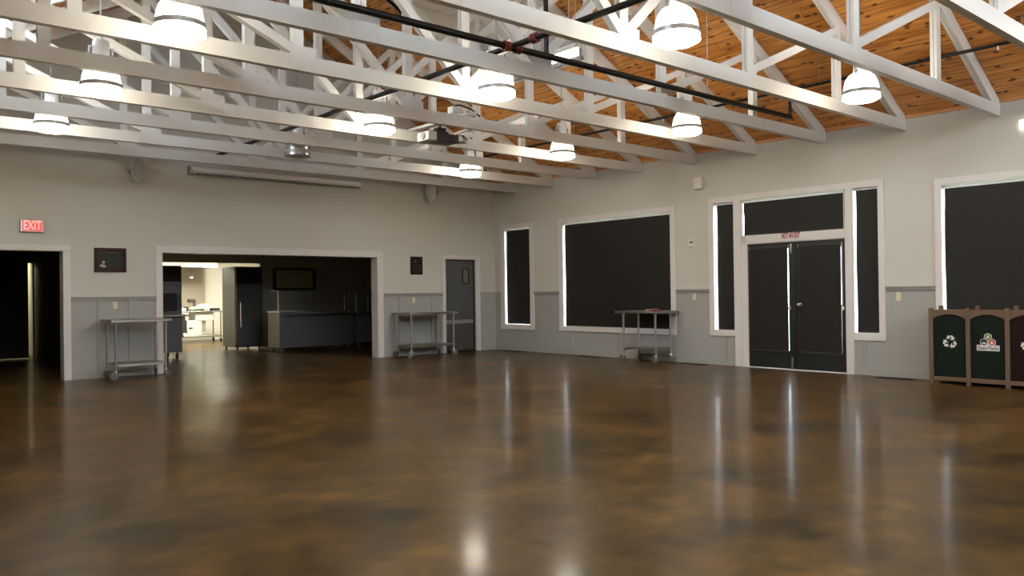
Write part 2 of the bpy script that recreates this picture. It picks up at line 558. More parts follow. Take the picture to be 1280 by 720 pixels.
# ------------------------------------------------------------------ wall with the kitchen opening (y = 0)
HL = (-10.35, -8.77, 0.0, 2.04)       # doorway on the left
HK = (-7.31, -3.10, 0.0, 2.05)        # kitchen opening
HD = (-1.43, -0.56, 0.0, 2.045)       # swing door
w = wall_boxes(MB(), 1, 0.0, 0.2, XL - 0.2, XR + 0.2, 0.0, EAVE, [HL, HK, HD])
w.prism([(XL - 0.2, EAVE), (XR + 0.2, EAVE), (XC, PEAK + 0.1)], 1, 0.0, 0.2)
struct('wall_left', w, M['wall'])

# ------------------------------------------------------------------ wall with the windows (x = 0)
W1 = (-1.20, -0.33, 0.57, 2.715)
W2 = (-5.00, -2.20, 0.57, 2.715)
SL1 = (-6.33, -5.91, 0.59, 2.775)
TRN = (-8.25, -6.47, 2.165, 2.775)
DBL = (-8.265, -6.565, 0.0, 2.045)
SL2 = (-8.765, -8.375, 0.61, 2.775)
W3 = (-12.50, -9.615, 0.57, 2.69)
w = wall_boxes(MB(), 0, 0.0, 0.2, YB, 0.0, 0.0, EAVE + 0.05, [W1, W2, SL1, TRN, DBL, SL2, W3])
struct('wall_right', w, M['wall'])
WN = []
WR = [(-9.7, -7.85, 3.72, 4.75), (-7.65, -4.35, 3.72, 6.1), (-4.15, -2.3, 3.72, 4.75)]  # unseen rear glazing, added and sized for the daylight it lets in
struct('wall_near', wall_boxes(MB(), 0, XL - 0.2, XL, YB, 0.0, 0.0, EAVE + 0.05, WN), M['wall'])
w = MB().box((XL - 0.2, YB - 0.2, 0), (XR + 0.2, YB, EAVE))
xs_ = sorted({XL - 0.2, XC, XR + 0.2, *[h[0] for h in WR], *[h[1] for h in WR]})
for a, c in zip(xs_, xs_[1:]):
    ra, rc = max(EAVE, deck_z(a)) + 0.02, max(EAVE, deck_z(c)) + 0.02
    hit = [h for h in WR if h[0] < (a + c) / 2 < h[1]]
    if hit:
        w.box((a, YB - 0.2, EAVE), (c, YB, hit[0][2]))
        w.prism([(a, hit[0][3]), (c, hit[0][3]), (c, rc), (a, ra)], 1, YB - 0.2, YB)
    else:
        w.prism([(a, EAVE), (c, EAVE), (c, rc), (a, ra)], 1, YB - 0.2, YB)
struct('wall_back', w, M['wall'])

# baseboards, chair rails and battens
b = MB()
for a, c in ((XL, HL[0] - 0.09), (HL[1] + 0.09, HK[0] - 0.09), (HK[1] + 0.12, HD[0] - 0.07), (HD[1] + 0.09, 0.0)):
    b.box((a, -0.014, 0.0), (c, 0.0, 0.115))
struct('baseboard_left', b, M['rail'])
b = MB()
for a, c in ((YB, -8.37), (-6.32, 0.0)):
    b.box((-0.014, a, 0.0), (0.0, c, 0.115))
struct('baseboard_right', b, M['rail'])
b = MB()
for a, c in ((XL, HL[0] - 0.09), (HL[1] + 0.09, HK[0] - 0.09), (HK[1] + 0.12, HD[0] - 0.07), (HD[1] + 0.09, 0.0)):
    b.box((a, -0.028, 1.25), (c, 0.0, 1.285)); b.box((a, -0.048, 1.285), (c, 0.0, 1.303))
for x in (-8.27, -7.80, -2.58, -1.76):
    b.box((x - 0.035, -0.02, 0.115), (x + 0.035, 0.0, 1.25))
struct('trim_1', b, M['rail'])
b = MB()
for a, c in ((YB, W3[0] - 0.08), (W3[1] + 0.08, SL2[0] - 0.09), (SL1[1] + 0.09, W2[0] - 0.11), (W2[1] + 0.1, W1[0] - 0.11), (W1[1] + 0.12, 0.0)):
    b.box((-0.028, a, 1.25), (0.0, c, 1.285)); b.box((-0.048, a, 1.285), (0.0, c, 1.303))
for y, t in ((-2.45, 0.47), (-3.68, 0.47), (-4.91, 0.47), (-6.12, 0.49), (-8.53, 0.5), (-10.9, 0.47)):
    b.box((-0.02, y - 0.03, 0.115), (0.0, y + 0.03, t))
struct('trim_2', b, M['rail'])

# ------------------------------------------------------------------ casings of the openings in the kitchen wall
def casing_a(name, h, wl, wr, wt, jamb=True):
    c = MB()
    c.box((h[0] - wl, -0.022, 0.0), (h[0], 0.0, h[3])); c.box((h[1], -0.022, 0.0), (h[1] + wr, 0.0, h[3]))
    c.box((h[0] - wl, -0.026, h[3]), (h[1] + wr, 0.0, h[3] + wt))
    if jamb:
        c.box((h[0], -0.022, 0), (h[0] + 0.018, 0.22, h[3])); c.box((h[1] - 0.018, -0.022, 0), (h[1], 0.22, h[3]))
        c.box((h[0], -0.022, h[3] - 0.018), (h[1], 0.22, h[3]))
    return struct(name, c, M['casing'], bevel=0.002)
casing_a('trim_3', HL, 0.1, 0.09, 0.075)
casing_a('trim_4', HK, 0.09, 0.12, 0.105)
casing_a('trim_5', HD, 0.07, 0.10, 0.075)

# ------------------------------------------------------------------ swing door to the kitchen
d = struct_empty('door_1', (-1.0, 0.06, 0))
x0, x1 = HD[0] + 0.03, HD[1] - 0.05
MB().box((x0, 0.05, 0.03), (x1, 0.09, 2.0)).build('door_leaf', M['steel_mid'], d, bevel=0.003)
MB().box((x0 + 0.005, 0.042, 0.62), (x1 - 0.005, 0.05, 0.70)).build('bumper_strip', M['steel'], d, bevel=0.003)
MB().box((HD[0] + 0.019, 0.03, 2.0), (HD[1] - 0.019, 0.10, 2.026)).build('door_seal', M['rubber'], d)
MB().box((x1, 0.03, 0.0), (HD[1] - 0.019, 0.10, 2.0)).build('door_seal', M['rubber'], d)
MB().box((x0 - 0.01, 0.02, 1.72), (x0 + 0.03, 0.05, 2.0)).build('hinge', M['black_metal'], d, bevel=0.004)
MB().box((x0 - 0.01, 0.02, 0.03), (x0 + 0.03, 0.05, 0.30)).build('hinge', M['black_metal'], d, bevel=0.004)
def rrect(cx, cz, w_, h_, r, n=6):
    out = []
    for sx, sz, a0 in ((1, 1, 0), (-1, 1, 90), (-1, -1, 180), (1, -1, 270)):
        for k in range(n + 1):
            a = math.radians(a0 + 90 * k / n)
            out.append((cx + sx * (w_ / 2 - r) + r * math.cos(a), cz + sz * (h_ / 2 - r) + r * math.sin(a)))
    return out
def ring(mb, outer, inner, ax, a, b_, mi=0):
    n = len(outer)
    def P(p, t):
        q = list(p); q.insert(ax, t); return tuple(q)
    vs = [P(p, a) for p in outer] + [P(p, a) for p in inner] + [P(p, b_) for p in outer] + [P(p, b_) for p in inner]
    fs = []
    for i in range(n):
        j = (i + 1) % n
        fs += [(i, j, n + j, n + i), (2 * n + i, 3 * n + i, 3 * n + j, 2 * n + j), (i, 2 * n + i, 2 * n + j, j), (n + i, n + j, 3 * n + j, 3 * n + i)]
    return mb.add(vs, fs, False, mi)
win = ring(MB(), rrect(-0.825, 1.665, 0.19, 0.36, 0.06), rrect(-0.825, 1.665, 0.135, 0.305, 0.045), 1, 0.035, 0.05).build('vision_panel', M['rubber'], d)
MB().prism(rrect(-0.825, 1.665, 0.135, 0.305, 0.045), 1, 0.045, 0.049).build('pane', plain('old_acrylic', (0.16, 0.15, 0.11), 0.3, var=0.1), win)

# ------------------------------------------------------------------ windows in the right wall
def casing_b(mb, h, wl, wr, wt, wb):
    """h: y0,y1,z0,z1 ; wl is the far (+y) side, wr the near (-y) side"""
    y0, y1, z0, z1 = h
    mb.box((-0.022, y1, z0), (0.0, y1 + wl, z1)); mb.box((-0.022, y0 - wr, z0), (0.0, y0, z1))
    mb.box((-0.026, y0 - wr, z1), (0.0, y1 + wl, z1 + wt))
    if wb: mb.box((-0.026, y0 - wr, z0 - wb), (0.0, y1 + wl, z0))
    return mb
def reveal(mb, h, sill=True):
    y0, y1, z0, z1 = h
    t = 0.012
    mb.box((-0.02, y1 - t, z0), (0.2, y1, z1)); mb.box((-0.02, y0, z0), (0.2, y0 + t, z1)); mb.box((-0.02, y0, z1 - t), (0.2, y1, z1))
    if sill: mb.box((-0.02, y0, z0), (0.2, y1, z0 + t))
    return mb
def sash(mb, h, mull=()):
    y0, y1, z0, z1 = h
    x0_, x1_ = 0.13, 0.18
    s = 0.035
    mb.box((x0_, y0, z0), (x1_, y0 + s, z1)); mb.box((x0_, y1 - s, z0), (x1_, y1, z1))
    mb.box((x0_, y0, z0), (x1_, y1, z0 + s)); mb.box((x0_, y0, z1 - s), (x1_, y1, z1))
    for y in mull: mb.box((x0_, y - 0.02, z0), (x1_, y + 0.02, z1))
    return mb
def window_b(name, h, wl, wr, wt, wb, mull=()):
    o = struct_empty(name, (0.0, (h[0] + h[1]) / 2, h[2]))
    casing_b(MB(), h, wl, wr, wt, wb).build('casing', M['casing'], o, bevel=0.002)
    reveal(MB(), h).build('window_frame', M['casing'], o)
    sash(MB(), h, mull).build('sash', M['alu'], o)
    MB().box((0.152, h[0] + 0.03, h[2] + 0.03), (0.158, h[1] - 0.03, h[3] - 0.03)).build('pane', M['glass'], o)
    return o
window_b('window_1', W1, 0.13, 0.11, 0.085, 0.10)
window_b('window_2', W2, 0.11, 0.10, 0.09, 0.09, (-3.6,))
window_b('window_3', W3, 0.08, 0.08, 0.08, 0.09, (-11.05,))

# entrance: one frame round the doors, sidelights and transom
e = struct_empty('door_2', (0.0, -7.35, 0))
c = MB()
c.box((-0.024, -5.91, 0.59), (0, -5.82, 2.775)); c.box((-0.024, -8.845, 0.61), (0, -8.765, 2.775))
c.box((-0.028, -8.845, 2.775), (0, -5.82, 2.865))
c.box((-0.026, -6.33, 0.50), (0, -5.82, 0.59)); c.box((-0.026, -8.845, 0.51), (0, -8.375, 0.61))
c.box((-0.030, -6.47, 0.0), (0, -6.33, 2.775)); c.box((-0.030, -8.375, 0.0), (0, -8.265, 2.775))
c.box((-0.030, -8.265, 2.045), (0, -6.565, 2.165))
c.box((-0.020, -6.565, 0.0), (0.0, -6.47, 2.05))
c.build('casing', M['casing'], e, bevel=0.002)
r = MB()
for h in (SL1, SL2, TRN): reveal(r, h)
reveal(r, DBL, False)
r.build('jamb', M['casing'], e)
s = MB()
for h in (SL1, SL2, TRN): sash(s, h)
s.build('sash', M['alu'], e)
for h in (SL1, SL2, TRN):
    MB().box((0.152, h[0] + 0.03, h[2] + 0.03), (0.158, h[1] - 0.03, h[3] - 0.03)).build('pane', M['glass'], e)
MB().box((-0.01, DBL[0], 0.0), (0.14, DBL[1], 0.012)).build('threshold', M['alu'], e)
def leaf(y0, y1, gy0, gy1):
    l = MB()
    l.box((0.005, y0, 0.014), (0.05, gy0, 2.032)); l.box((0.005, gy1, 0.014), (0.05, y1, 2.032))
    l.box((0.005, gy0, 0.014), (0.05, gy1, 0.30)); l.box((0.005, gy0, 1.93), (0.05, gy1, 2.032))
    o = l.build('door_leaf', M['door_black'], e)
    MB().box((0.032, gy0, 0.30), (0.038, gy1, 1.93)).build('glazing', M['glass'], o)
    return o
lf1 = leaf(-7.412, -6.58, -7.31, -6.66)
lf2 = leaf(-8.252, -7.418, -8.18, -7.53)
MB().box((-0.012, -7.425, 0.02), (0.004, -7.405, 2.03)).build('astragal', M['black_metal'], lf2, bevel=0.003)
MB().box((-0.018, -7.375, 1.85), (0.004, -7.352, 2.0)).build('flush_bolt', M['galv'], lf1, bevel=0.003)
MB().box((-0.018, -7.375, 0.03), (0.004, -7.352, 0.20)).build('flush_bolt', M['galv'], lf1, bevel=0.003)
MB().lathe([(0.0, -0.075), (0.03, -0.07), (0.036, -0.055), (0.03, -0.038), (0.014, -0.03), (0.014, -0.012), (0.038, -0.010), (0.038, 0.004)], (0, -7.51, 1.03), 20, 0, 'X').build('knob', M['chrome'], lf2)

# unseen gable windows behind the photographer, added to bring in cool daylight
def added_window(name, ax, t, s, h):
    o = struct_empty(name, (t, (h[0] + h[1]) / 2, h[2]) if ax == 0 else ((h[0] + h[1]) / 2, t, h[2]))
    def bx(mb, d0, d1, u0, u1, z0, z1):
        a, b_ = t + s * d0, t + s * d1
        return mb.box((a, u0, z0), (b_, u1, z1)) if ax == 0 else mb.box((u0, a, z0), (u1, b_, z1))
    u0, u1, z0, z1 = h
    def frame(d0, d1, k0, k1):
        m_ = MB()
        bx(m_, d0, d1, u0 - k0, u0 + k1, z0 - k0, z1 + k0); bx(m_, d0, d1, u1 - k1, u1 + k0, z0 - k0, z1 + k0)
        bx(m_, d0, d1, u0 + k1, u1 - k1, z1 - k1, z1 + k0); bx(m_, d0, d1, u0 + k1, u1 - k1, z0 - k0, z0 + k1)
        return m_
    frame(-0.024, 0.0, 0.09, 0.0).build('casing', M['casing'], o)
    sm = frame(0.12, 0.17, 0.0, 0.045)
    um = (u0 + u1) / 2
    bx(sm, 0.12, 0.17, um - 0.02, um + 0.02, z0, z1)
    sm.build('sash', M['alu'], o)
    g = MB(); bx(g, 0.142, 0.148, u0 + 0.04, u1 - 0.04, z0 + 0.04, z1 - 0.04); g.build('pane', M['glass'], o)
for k, h in enumerate(WN): added_window('window_%d' % (20 + k), 0, XL, -1, h)
for k, h in enumerate(WR): added_window('window_%d' % (21 + k), 1, YB, -1, h)

# ------------------------------------------------------------------ roller shades
def shade(label, y0, y1, z0, z1, x=0.028, tube=True, seam=None, knob=False, wav=0.003, zt=None):
    if not knob:                                    # hangs a little inside the opening
        y0 += x * (14.1 + y0) / 11.66
        y1 += x * (14.1 + y1) / 11.66
    o = thing('roller_shade', (x, (y0 + y1) / 2, z0), label, 'blind', 'black roller shades')
    nu, nz = 26, 30
    ph = random.random() * 6
    vs, fs = [], []
    for j in range(nz + 1):
        t = j / nz
        for i in range(nu + 1):
            u = i / nu
            amp = wav * (1 - t) * 1.0 + wav * 0.25
            dx = amp * math.sin(ph + u * 7.0 + t * 2.2) + 0.5 * amp * math.sin(2.3 * ph + u * 15 - t * 5)
            edge = 0.004 * math.sin(t * 9 + ph) * (1 if i == nu else 0)
            dxx = -0.004 if seam and abs(z0 + (z1 - z0) * t - seam) < 0.012 else 0
            vs.append((x + dx + dxx, y0 + (y1 - y0) * u + edge, z0 + (z1 - z0) * t))
    n = len(vs)
    vs += [(a + 0.0012, b_, c_) for a, b_, c_ in vs]
    W = nu + 1
    for j in range(nz):
        for i in range(nu):
            k = j * W + i
            fs += [(k, k + 1, k + W + 1, k + W), (n + k, n + k + W, n + k + W + 1, n + k + 1)]
    MB().add(vs, fs, True).build('shade_cloth', M['shade'], o)
    MB().box((x - 0.006, y0 + 0.002, z0 - 0.012), (x + 0.008, y1 - 0.002, z0 + 0.014)).build('hem_bar', M['hem'], o, bevel=0.003)
    if tube:
        zt = zt or z1 + 0.012
        MB().lathe([(0.017, y0 - 0.008), (0.017, y1 + 0.02)], (x + 0.018, 0, zt), 14, 0, 'Y').build('roller', M['hem'] if knob else M['alu'], o)
        for y in (y0 - 0.012, y1 + 0.022):
            MB().box((x - 0.002, y - 0.003, zt - 0.024), (x + 0.036, y + 0.003, zt + 0.026)).build('bracket', M['galv'], o)
    if knob:
        MB().lathe([(0.0, -0.03), (0.014, -0.026), (0.017, 0.0), (0.014, 0.024), (0.0, 0.028)], (x - 0.012, y0 - 0.028, knob), 12).build('chain_tensioner', M['alu'], o)
        MB().tube([(x - 0.012, y0 - 0.028, knob), (x - 0.012, y0 - 0.026, z1)], 0.0025, 6).build('bead_chain', M['alu'], o)
    return o
shade('black roller shade on the narrow window next to the steel swing door', -1.19, -0.40, 0.60, 2.665)
shade('large black roller shade on the wide window behind the rolling table', -4.975, -2.27, 0.585, 2.665, seam=2.38)
shade('narrow black roller shade in the sidelight nearer the rolling table', -6.315, -5.985, 0.605, 2.735)
shade('short wide black roller shade in the transom above the double doors', -8.235, -6.515, 2.185, 2.725, wav=0.006)
shade('narrow black roller shade in the sidelight nearer the recycling bins', -8.745, -8.425, 0.635, 2.735)
shade('black roller shade on the window behind the recycling bins', -12.48, -9.665, 0.585, 2.63, seam=2.30, wav=0.006)
shade('black roller shade on the door leaf without the round knob', -7.304, -6.63, 0.285, 1.945, x=-0.006, knob=0.98, wav=0.002)
shade('black roller shade on the door leaf with the round knob', -8.184, -7.50, 0.285, 1.945, x=-0.006, knob=0.98, wav=0.002)

# ------------------------------------------------------------------ roof deck with dormer openings
DR = [(-4.60, -2.40, -5.30, -2.75), (-4.60, -2.40, -13.1, -10.55), (-4.60, -2.40, -17.8, -15.2)]        # x0,x1,y0,y1 right slope; last dormer unseen, added for extra daylight
DL = [(-10.70, -7.40, -5.0, -2.3), (-10.70, -7.40, -10.8, -8.1), (-10.70, -7.40, -17.2, -14.5)]          # left slope; its last dormer is likewise an unseen daylight source, added
DZ = deck_z(-4.60)
def deck(x0, x1, holes):
    mb = MB()
    xs = sorted({x0, x1, *[h[0] for h in holes], *[h[1] for h in holes]})
    ys = sorted({YB - 0.2, 0.0, *[h[2] for h in holes], *[h[3] for h in holes]})
    T = 0.06
    for i in range(len(xs) - 1):
        for j in range(len(ys) - 1):
            xc, yc = (xs[i] + xs[i + 1]) / 2, (ys[j] + ys[j + 1]) / 2
            if any(h[0] < xc < h[1] and h[2] < yc < h[3] for h in holes): continue
            a, b_, c_, d_ = xs[i], xs[i + 1], ys[j], ys[j + 1]
            vs = [(p, q, deck_z(p) + t) for t in (0, T) for p, q in ((a, c_), (b_, c_), (b_, d_), (a, d_))]
            mb.add(vs, [(0, 3, 2, 1), (4, 5, 6, 7), (0, 1, 5, 4), (1, 2, 6, 5), (2, 3, 7, 6), (3, 0, 4, 7)])
    return mb
struct('ceiling', deck(XC, 0.35, DR), M['deck'])
struct('ceiling_left', deck(XL - 0.35, XC, DL), M['deck'])
struct('trim_6', MB().box((-0.03, YB, EAVE - 0.03), (0.0, 0.0, EAVE + 0.012)), M['deck_strip'])
NW = 3
def dormer(h, side):
    global NW
    NW += 1
    x0_, x1_, y0_, y1_ = h
    wx = x1_ if side > 0 else x0_                       # window wall
    ix = x0_ if side > 0 else x1_                       # where the flat ceiling meets the deck
    zb = deck_z(wx)
    mb = MB()
    t = 0.08
    for y, s in ((y0_, -1), (y1_, 1)):
        mb.prism([(ix, DZ), (wx, zb), (wx, DZ + t), (ix, DZ + t)], 1, y, y + s * t)
    mb.box((min(ix, wx) - 0.3, y0_ - t, DZ), (max(ix, wx) + t, y1_ + t, DZ + t))
    wh = (y0_ + 0.2, y1_ - 0.2, zb + 0.05, zb + 0.30) if side > 0 else (y0_ + 0.15, y1_ - 0.15, zb + 0.3, DZ - 0.5)
    wall_boxes(mb, 0, wx, wx + side * 0.1, y0_ - t, y1_ + t, zb - 0.02, DZ + t, [wh])
    struct('ceiling_dormer', mb, M['drywall'])
    o = struct_empty('window_%d' % NW, (wx, (y0_ + y1_) / 2, wh[2]))
    c_ = MB()
    xa, xb = wx - side * 0.02, wx + side * 0.06
    k = 0.07 if side < 0 else 0.035
    c_.box((xa, wh[0] - k, wh[2] - k), (wx, wh[0], wh[3] + k)); c_.box((xa, wh[1], wh[2] - k), (wx, wh[1] + k, wh[3] + k))
    c_.box((xa, wh[0], wh[3]), (wx, wh[1], wh[3] + k)); c_.box((xa, wh[0], wh[2] - k), (wx, wh[1], wh[2]))
    c_.build('casing', M['casing'], o)
    s_ = MB()
    ym = (wh[0] + wh[1]) / 2
    for a, b_ in ((wh[0], wh[0] + 0.05), (ym - 0.03, ym + 0.03), (wh[1] - 0.05, wh[1])): s_.box((wx + side * 0.02, a, wh[2]), (xb, b_, wh[3]))
    for a, b_ in ((wh[2], wh[2] + 0.05), (wh[3] - 0.05, wh[3])): s_.box((wx + side * 0.02, wh[0], a), (xb, wh[1], b_))
    s_.build('sash', M['alu'], o)
    MB().box((wx + side * 0.035, wh[0] + 0.04, wh[2] + 0.04), (wx + side * 0.041, wh[1] - 0.04, wh[3] - 0.04)).build('pane', M['glass'], o)
for h in DR: dormer(h, 1)
for h in DL: dormer(h, -1)

# ------------------------------------------------------------------ roof trusses
TY = [-11.637, -10.366, -9.177, -7.978, -6.772, -5.592, -4.360, -3.190, -1.950, -0.762]   # near faces, T0 .. T9
NODES = [-1.94, -3.92, -6.0, -8.08, -10.06]
PLY = ((0.0, 0.0355), (0.0405, 0.076))
TV = 0.172                                            # vertical depth of the sloping chords
def zlow(x): return deck_z(x) - 0.008 - TV
def plies(poly, inset=0.0):
    mb = MB()
    for a, b_ in PLY: mb.prism(poly, 1, a + inset, b_ - inset)
    return mb
def make_truss(y, label):
    o = thing('roof_truss', (0, y, 0), label, 'roof truss', 'white roof trusses')
    L = dict(local=True)
    plies([(-11.97, CH0), (-0.004, CH0), (-0.004, CH1), (-11.97, CH1)]).build('bottom_chord', M['truss'], o, **L)
    for s in (1, -1):
        fx = lambda x: XC + s * (x - XC)
        xa, xb = fx(-0.004), fx(-6.0)
        za, zb = deck_z(-0.004) - 0.008, deck_z(-6.0) - 0.008
        q = 0.22
        xh = fx(-0.30)
        plies([(xa, CH1), (xa, za), (xb, zb), (xb, zb - TV), (xh, CH1)]).build('top_chord', M['truss'], o, **L)
    for x in NODES:
        zt = zlow(x) + (0.0 if x != -6.0 else 0.03)
        hw = 0.055
        plies([(x - hw, CH1), (x + hw, CH1), (x + hw, zlow(x + hw)), (x - hw, zlow(x - hw))] if x != -6.0 else
              [(x - hw, CH1), (x + hw, CH1), (x + hw, zlow(x + hw)), (x, zlow(x)), (x - hw, zlow(x - hw))], 0.0006).build('post', M['truss'], o, **L)
    for a, b_ in ((-3.92, -1.94), (-6.0, -3.92), (-6.0, -8.08), (-8.08, -10.06)):
        sg = 1 if b_ > a else -1
        p = Vector((a + sg * 0.05, CH1 + 0.04)); q = Vector((b_ - sg * 0.05, zlow(b_) - 0.04))
        d_ = (q - p).normalized(); n_ = Vector((-d_.y, d_.x)) * 0.055
        p -= d_ * 0.02; q += d_ * 0.06
        # foot cut along the chord, head cut along the top chord
        poly = [p + n_, q + n_, q - n_, p - n_]
        poly = [(v.x, min(max(v.y, CH1), zlow(v.x))) for v in poly]
        plies(poly, 0.0012).build('diagonal', M['truss'], o, **L)
    for x in (-5.93, -8.03):
        MB().box((x - 0.14, -0.0022, CH0 + 0.012), (x + 0.14, 0.0, CH1 + 0.09)).build('nail_plate', M['plate'], o, **L)
    return o
ORD = ['first', 'second', 'third', 'fourth', 'fifth', 'sixth', 'seventh', 'eighth', 'ninth', 'tenth']
tr0 = None
for i in range(10):
    lab = 'white timber roof truss, %s counting out from the wall with the kitchen opening' % ORD[9 - i]
    if tr0 is None:
        tr0 = make_truss(TY[i], lab)
    else:
        t_ = dup(tr0, (0, TY[i], 0)); t_['label'] = lab

# ------------------------------------------------------------------ pendant lamps
def make_lamp(loc, label, lit=True):
    o = thing('pendant_lamp', loc, label, 'lamp', 'bell pendant lamps')
    L = dict(local=True)
    dome = [(0.205, -0.060), (0.200, -0.020), (0.192, 0.012), (0.188, 0.06), (0.178, 0.115), (0.160, 0.165), (0.132, 0.205), (0.095, 0.232), (0.07, 0.24)]
    lens = [(0.0, -0.105), (0.09, -0.100), (0.16, -0.085), (0.205, -0.060)]
    g = M['lamp'] if lit else M['lamp_off']
    MB().lathe(dome, (0, 0, 0), 32).build('dome', g, o, **L)
    MB().lathe(lens, (0, 0, 0), 32).build('lens', M['lens'] if lit else M['lamp_off'], o, **L)
    MB().lathe([(0.200, -0.012), (0.206, -0.014), (0.206, 0.030), (0.194, 0.034)], (0, 0, 0), 32).build('metal_band', M['band'], o, **L)
    ba = MB().lathe([(0.065, 0.235), (0.082, 0.25), (0.082, 0.47), (0.075, 0.485), (0.03, 0.50), (0.012, 0.53), (0.0, 0.535)], (0, 0, 0), 20)
    ba.build('ballast', M['alu'], o, **L)
    for s in (-1, 1):
        br = MB()
        br.box((s * 0.115 - 0.006, -0.02, 0.19), (s * 0.115 + 0.006, 0.02, 0.42))
        br.box((min(s * 0.08, s * 0.115), -0.02, 0.41), (max(s * 0.08, s * 0.115), 0.02, 0.42))
        br.lathe([(0.0, -0.012), (0.018, -0.01), (0.018, 0.01), (0.0, 0.012)], (s * 0.128, 0, 0.28), 10, 0, 'X')
        br.build('side_bracket', M['galv'], o, **L)
    top = (min(deck_z(loc[0]), 6.0) if True else 0) - loc[2]
    for hx0, hx1, hy0, hy1 in DR + DL:
        if hx0 < loc[0] < hx1 and hy0 < loc[1] < hy1: top = DZ - loc[2]
    if abs(loc[0] - XC) < 0.2: top = deck_z(loc[0]) - loc[2]
    ch = MB()
    z, k = 0.53, 0
    while z < top:
        z2 = min(z + 0.05, top)
        if k % 2: ch.box((-0.007, -0.002, z - 0.006), (0.007, 0.002, z2 + 0.006))
        else: ch.box((-0.002, -0.007, z - 0.006), (0.002, 0.007, z2 + 0.006))
        z = z2; k += 1
    ch.build('chain', M['galv'], o, **L)
    return o
XS = [(-9.40, 'left'), (-6.0, 'middle'), (-2.60, 'right')]
ROWS = [-2.45, -4.87, -7.32, -9.77, -12.2, -15.0]
CN = {'left': 'column farthest from the windows', 'middle': 'middle column', 'right': 'column nearest the windows'}
for r_, y in enumerate(ROWS):
    for x, nm in XS:
        lit = not (r_ == 0 and nm == 'middle')
        lab = '%s bell pendant lamp, %s row from kitchen wall, %s' % ('lit' if lit else 'unlit', ORD[r_], CN[nm])
        make_lamp((x, y, 3.515), lab, lit)

# ------------------------------------------------------------------ sprinkler piping
def bent_hanger(mb, x, y, z, r, top):
    pts = [(x + (r + 0.006) * math.sin(a), y, z + (r + 0.006) * math.cos(a)) for a in [2 * PI * k / 14 for k in range(15)]]
    mb.tube(pts, 0.004, 6)
    mb.tube([(x, y, z + r), (x, y, top)], 0.004, 6)
PY, PZ = -8.10, 3.715
p = thing('sprinkler_pipe', (-6.45, PY, PZ), 'black steel sprinkler main with red couplings running through the roof trusses', 'pipe')
MB().tube([(-11.9, PY, PZ), (-1.25, PY, PZ)], 0.034, 14).build('main_pipe', M['pipe'], p)
MB().tube([(-6.45, -13.5, PZ + 0.01), (-6.45, -0.3, PZ + 0.01)], 0.031, 14).build('cross_pipe', M['pipe'], p)
MB().tube([(-5.98, PY, PZ), (-5.98, PY, 5.6)], 0.026, 12).build('riser_pipe', M['pipe'], p)
MB().tube([(-1.25, PY, PZ - 0.01), (-1.25, PY, 4.10)], 0.022, 12).build('riser_pipe', M['pipe'], p)
MB().tube([(-1.25, -13.5, 4.10), (-1.25, -0.6, 4.10)], 0.021, 12).build('branch_pipe', M['pipe'], p)
def coup(c, ax):
    MB().lathe([(0.034, -0.04), (0.05, -0.036), (0.05, -0.012), (0.043, -0.008), (0.043, 0.008), (0.05, 0.012), (0.05, 0.036), (0.034, 0.04)], c, 18, 0, ax).build('coupling', M['red'], p)
coup((-6.52, PY, PZ), 'X'); coup((-6.38, PY, PZ), 'X')
coup((-6.45, PY - 0.34, PZ + 0.01), 'Y')
MB().lathe([(0.035, -0.13), (0.042, -0.1), (0.042, 0.1), (0.035, 0.13)], (-6.45, PY, PZ), 14, 0, 'X').build('cross_fitting', M['pipe'], p)
MB().lathe([(0.0, -0.05), (0.03, -0.045), (0.03, 0.03), (0.02, 0.045)], (-1.25, PY, PZ), 14, 0, 'X').build('elbow', M['pipe'], p)
for x in (-8.15, -5.55, -3.2):
    hb = MB(); bent_hanger(hb, x, PY, PZ, 0.034, deck_z(x) - 0.01 if not (DR[0][0] < x < DR[0][1] and DR[0][2] < PY < DR[0][3]) else DZ)
    hb.build('hanger', M['galv'], p)
for y in (-8.9, -5.0, -2.6):
    hb = MB()
    pts = [(-6.45, y, PZ + 0.01)]
    hb.tube([(-6.45 + 0.037 * math.sin(a), y, PZ + 0.01 + 0.037 * math.cos(a)) for a in [2 * PI * k / 14 for k in range(15)]], 0.004, 6)
    hb.tube([(-6.45, y, PZ + 0.045), (-6.45, y, deck_z(-6.45) - 0.01)], 0.004, 6)
    hb.build('hanger', M['galv'], p)
for y in (-11.0, -8.55, -6.1, -3.8, -1.3):
    MB().tube([(-1.25, y, 4.12), (-1.25, y, deck_z(-1.25) - 0.005)], 0.004, 6).build('hanger', M['galv'], p)
    MB().lathe([(0.012, 0.0), (0.012, -0.03), (0.018, -0.035), (0.018, -0.045), (0.0, -0.05)], (-1.25, y + 0.25, 4.08), 10).build('sprinkler_head', M['chrome'], p)

# ------------------------------------------------------------------ projector
pj = thing('projector', (-5.08, -4.95, 3.46), 'small dark ceiling projector with white front hanging between the trusses', 'projector')
MB().box((-5.21, -5.06, 3.40), (-4.82, -4.80, 3.515)).build('body', M['projector_dark'], pj, bevel=0.012)
fr = MB().box((-5.35, -5.07, 3.395), (-5.205, -4.79, 3.522)).build('front_housing', M['projector_white'], pj, bevel=0.012)
MB().lathe([(0.045, -0.02), (0.05, 0.0), (0.035, 0.004), (0.0, 0.0)], (-5.352, -4.95, 3.46), 18, 0, 'X').build('projector_lens', M['speaker_grey'], fr)
a_ = MB()
a_.box((-5.24, -5.03, 3.52), (-4.98, -4.85, 3.545)); a_.box((-5.14, -5.0, 3.545), (-5.0, -4.9, 3.60)); a_.tube([(-5.07, -4.95, 3.58), (-5.07, -4.95, 3.70)], 0.02, 12)
a_.build('mount_arm', M['black_metal'], pj, bevel=0.004)
cb = MB()
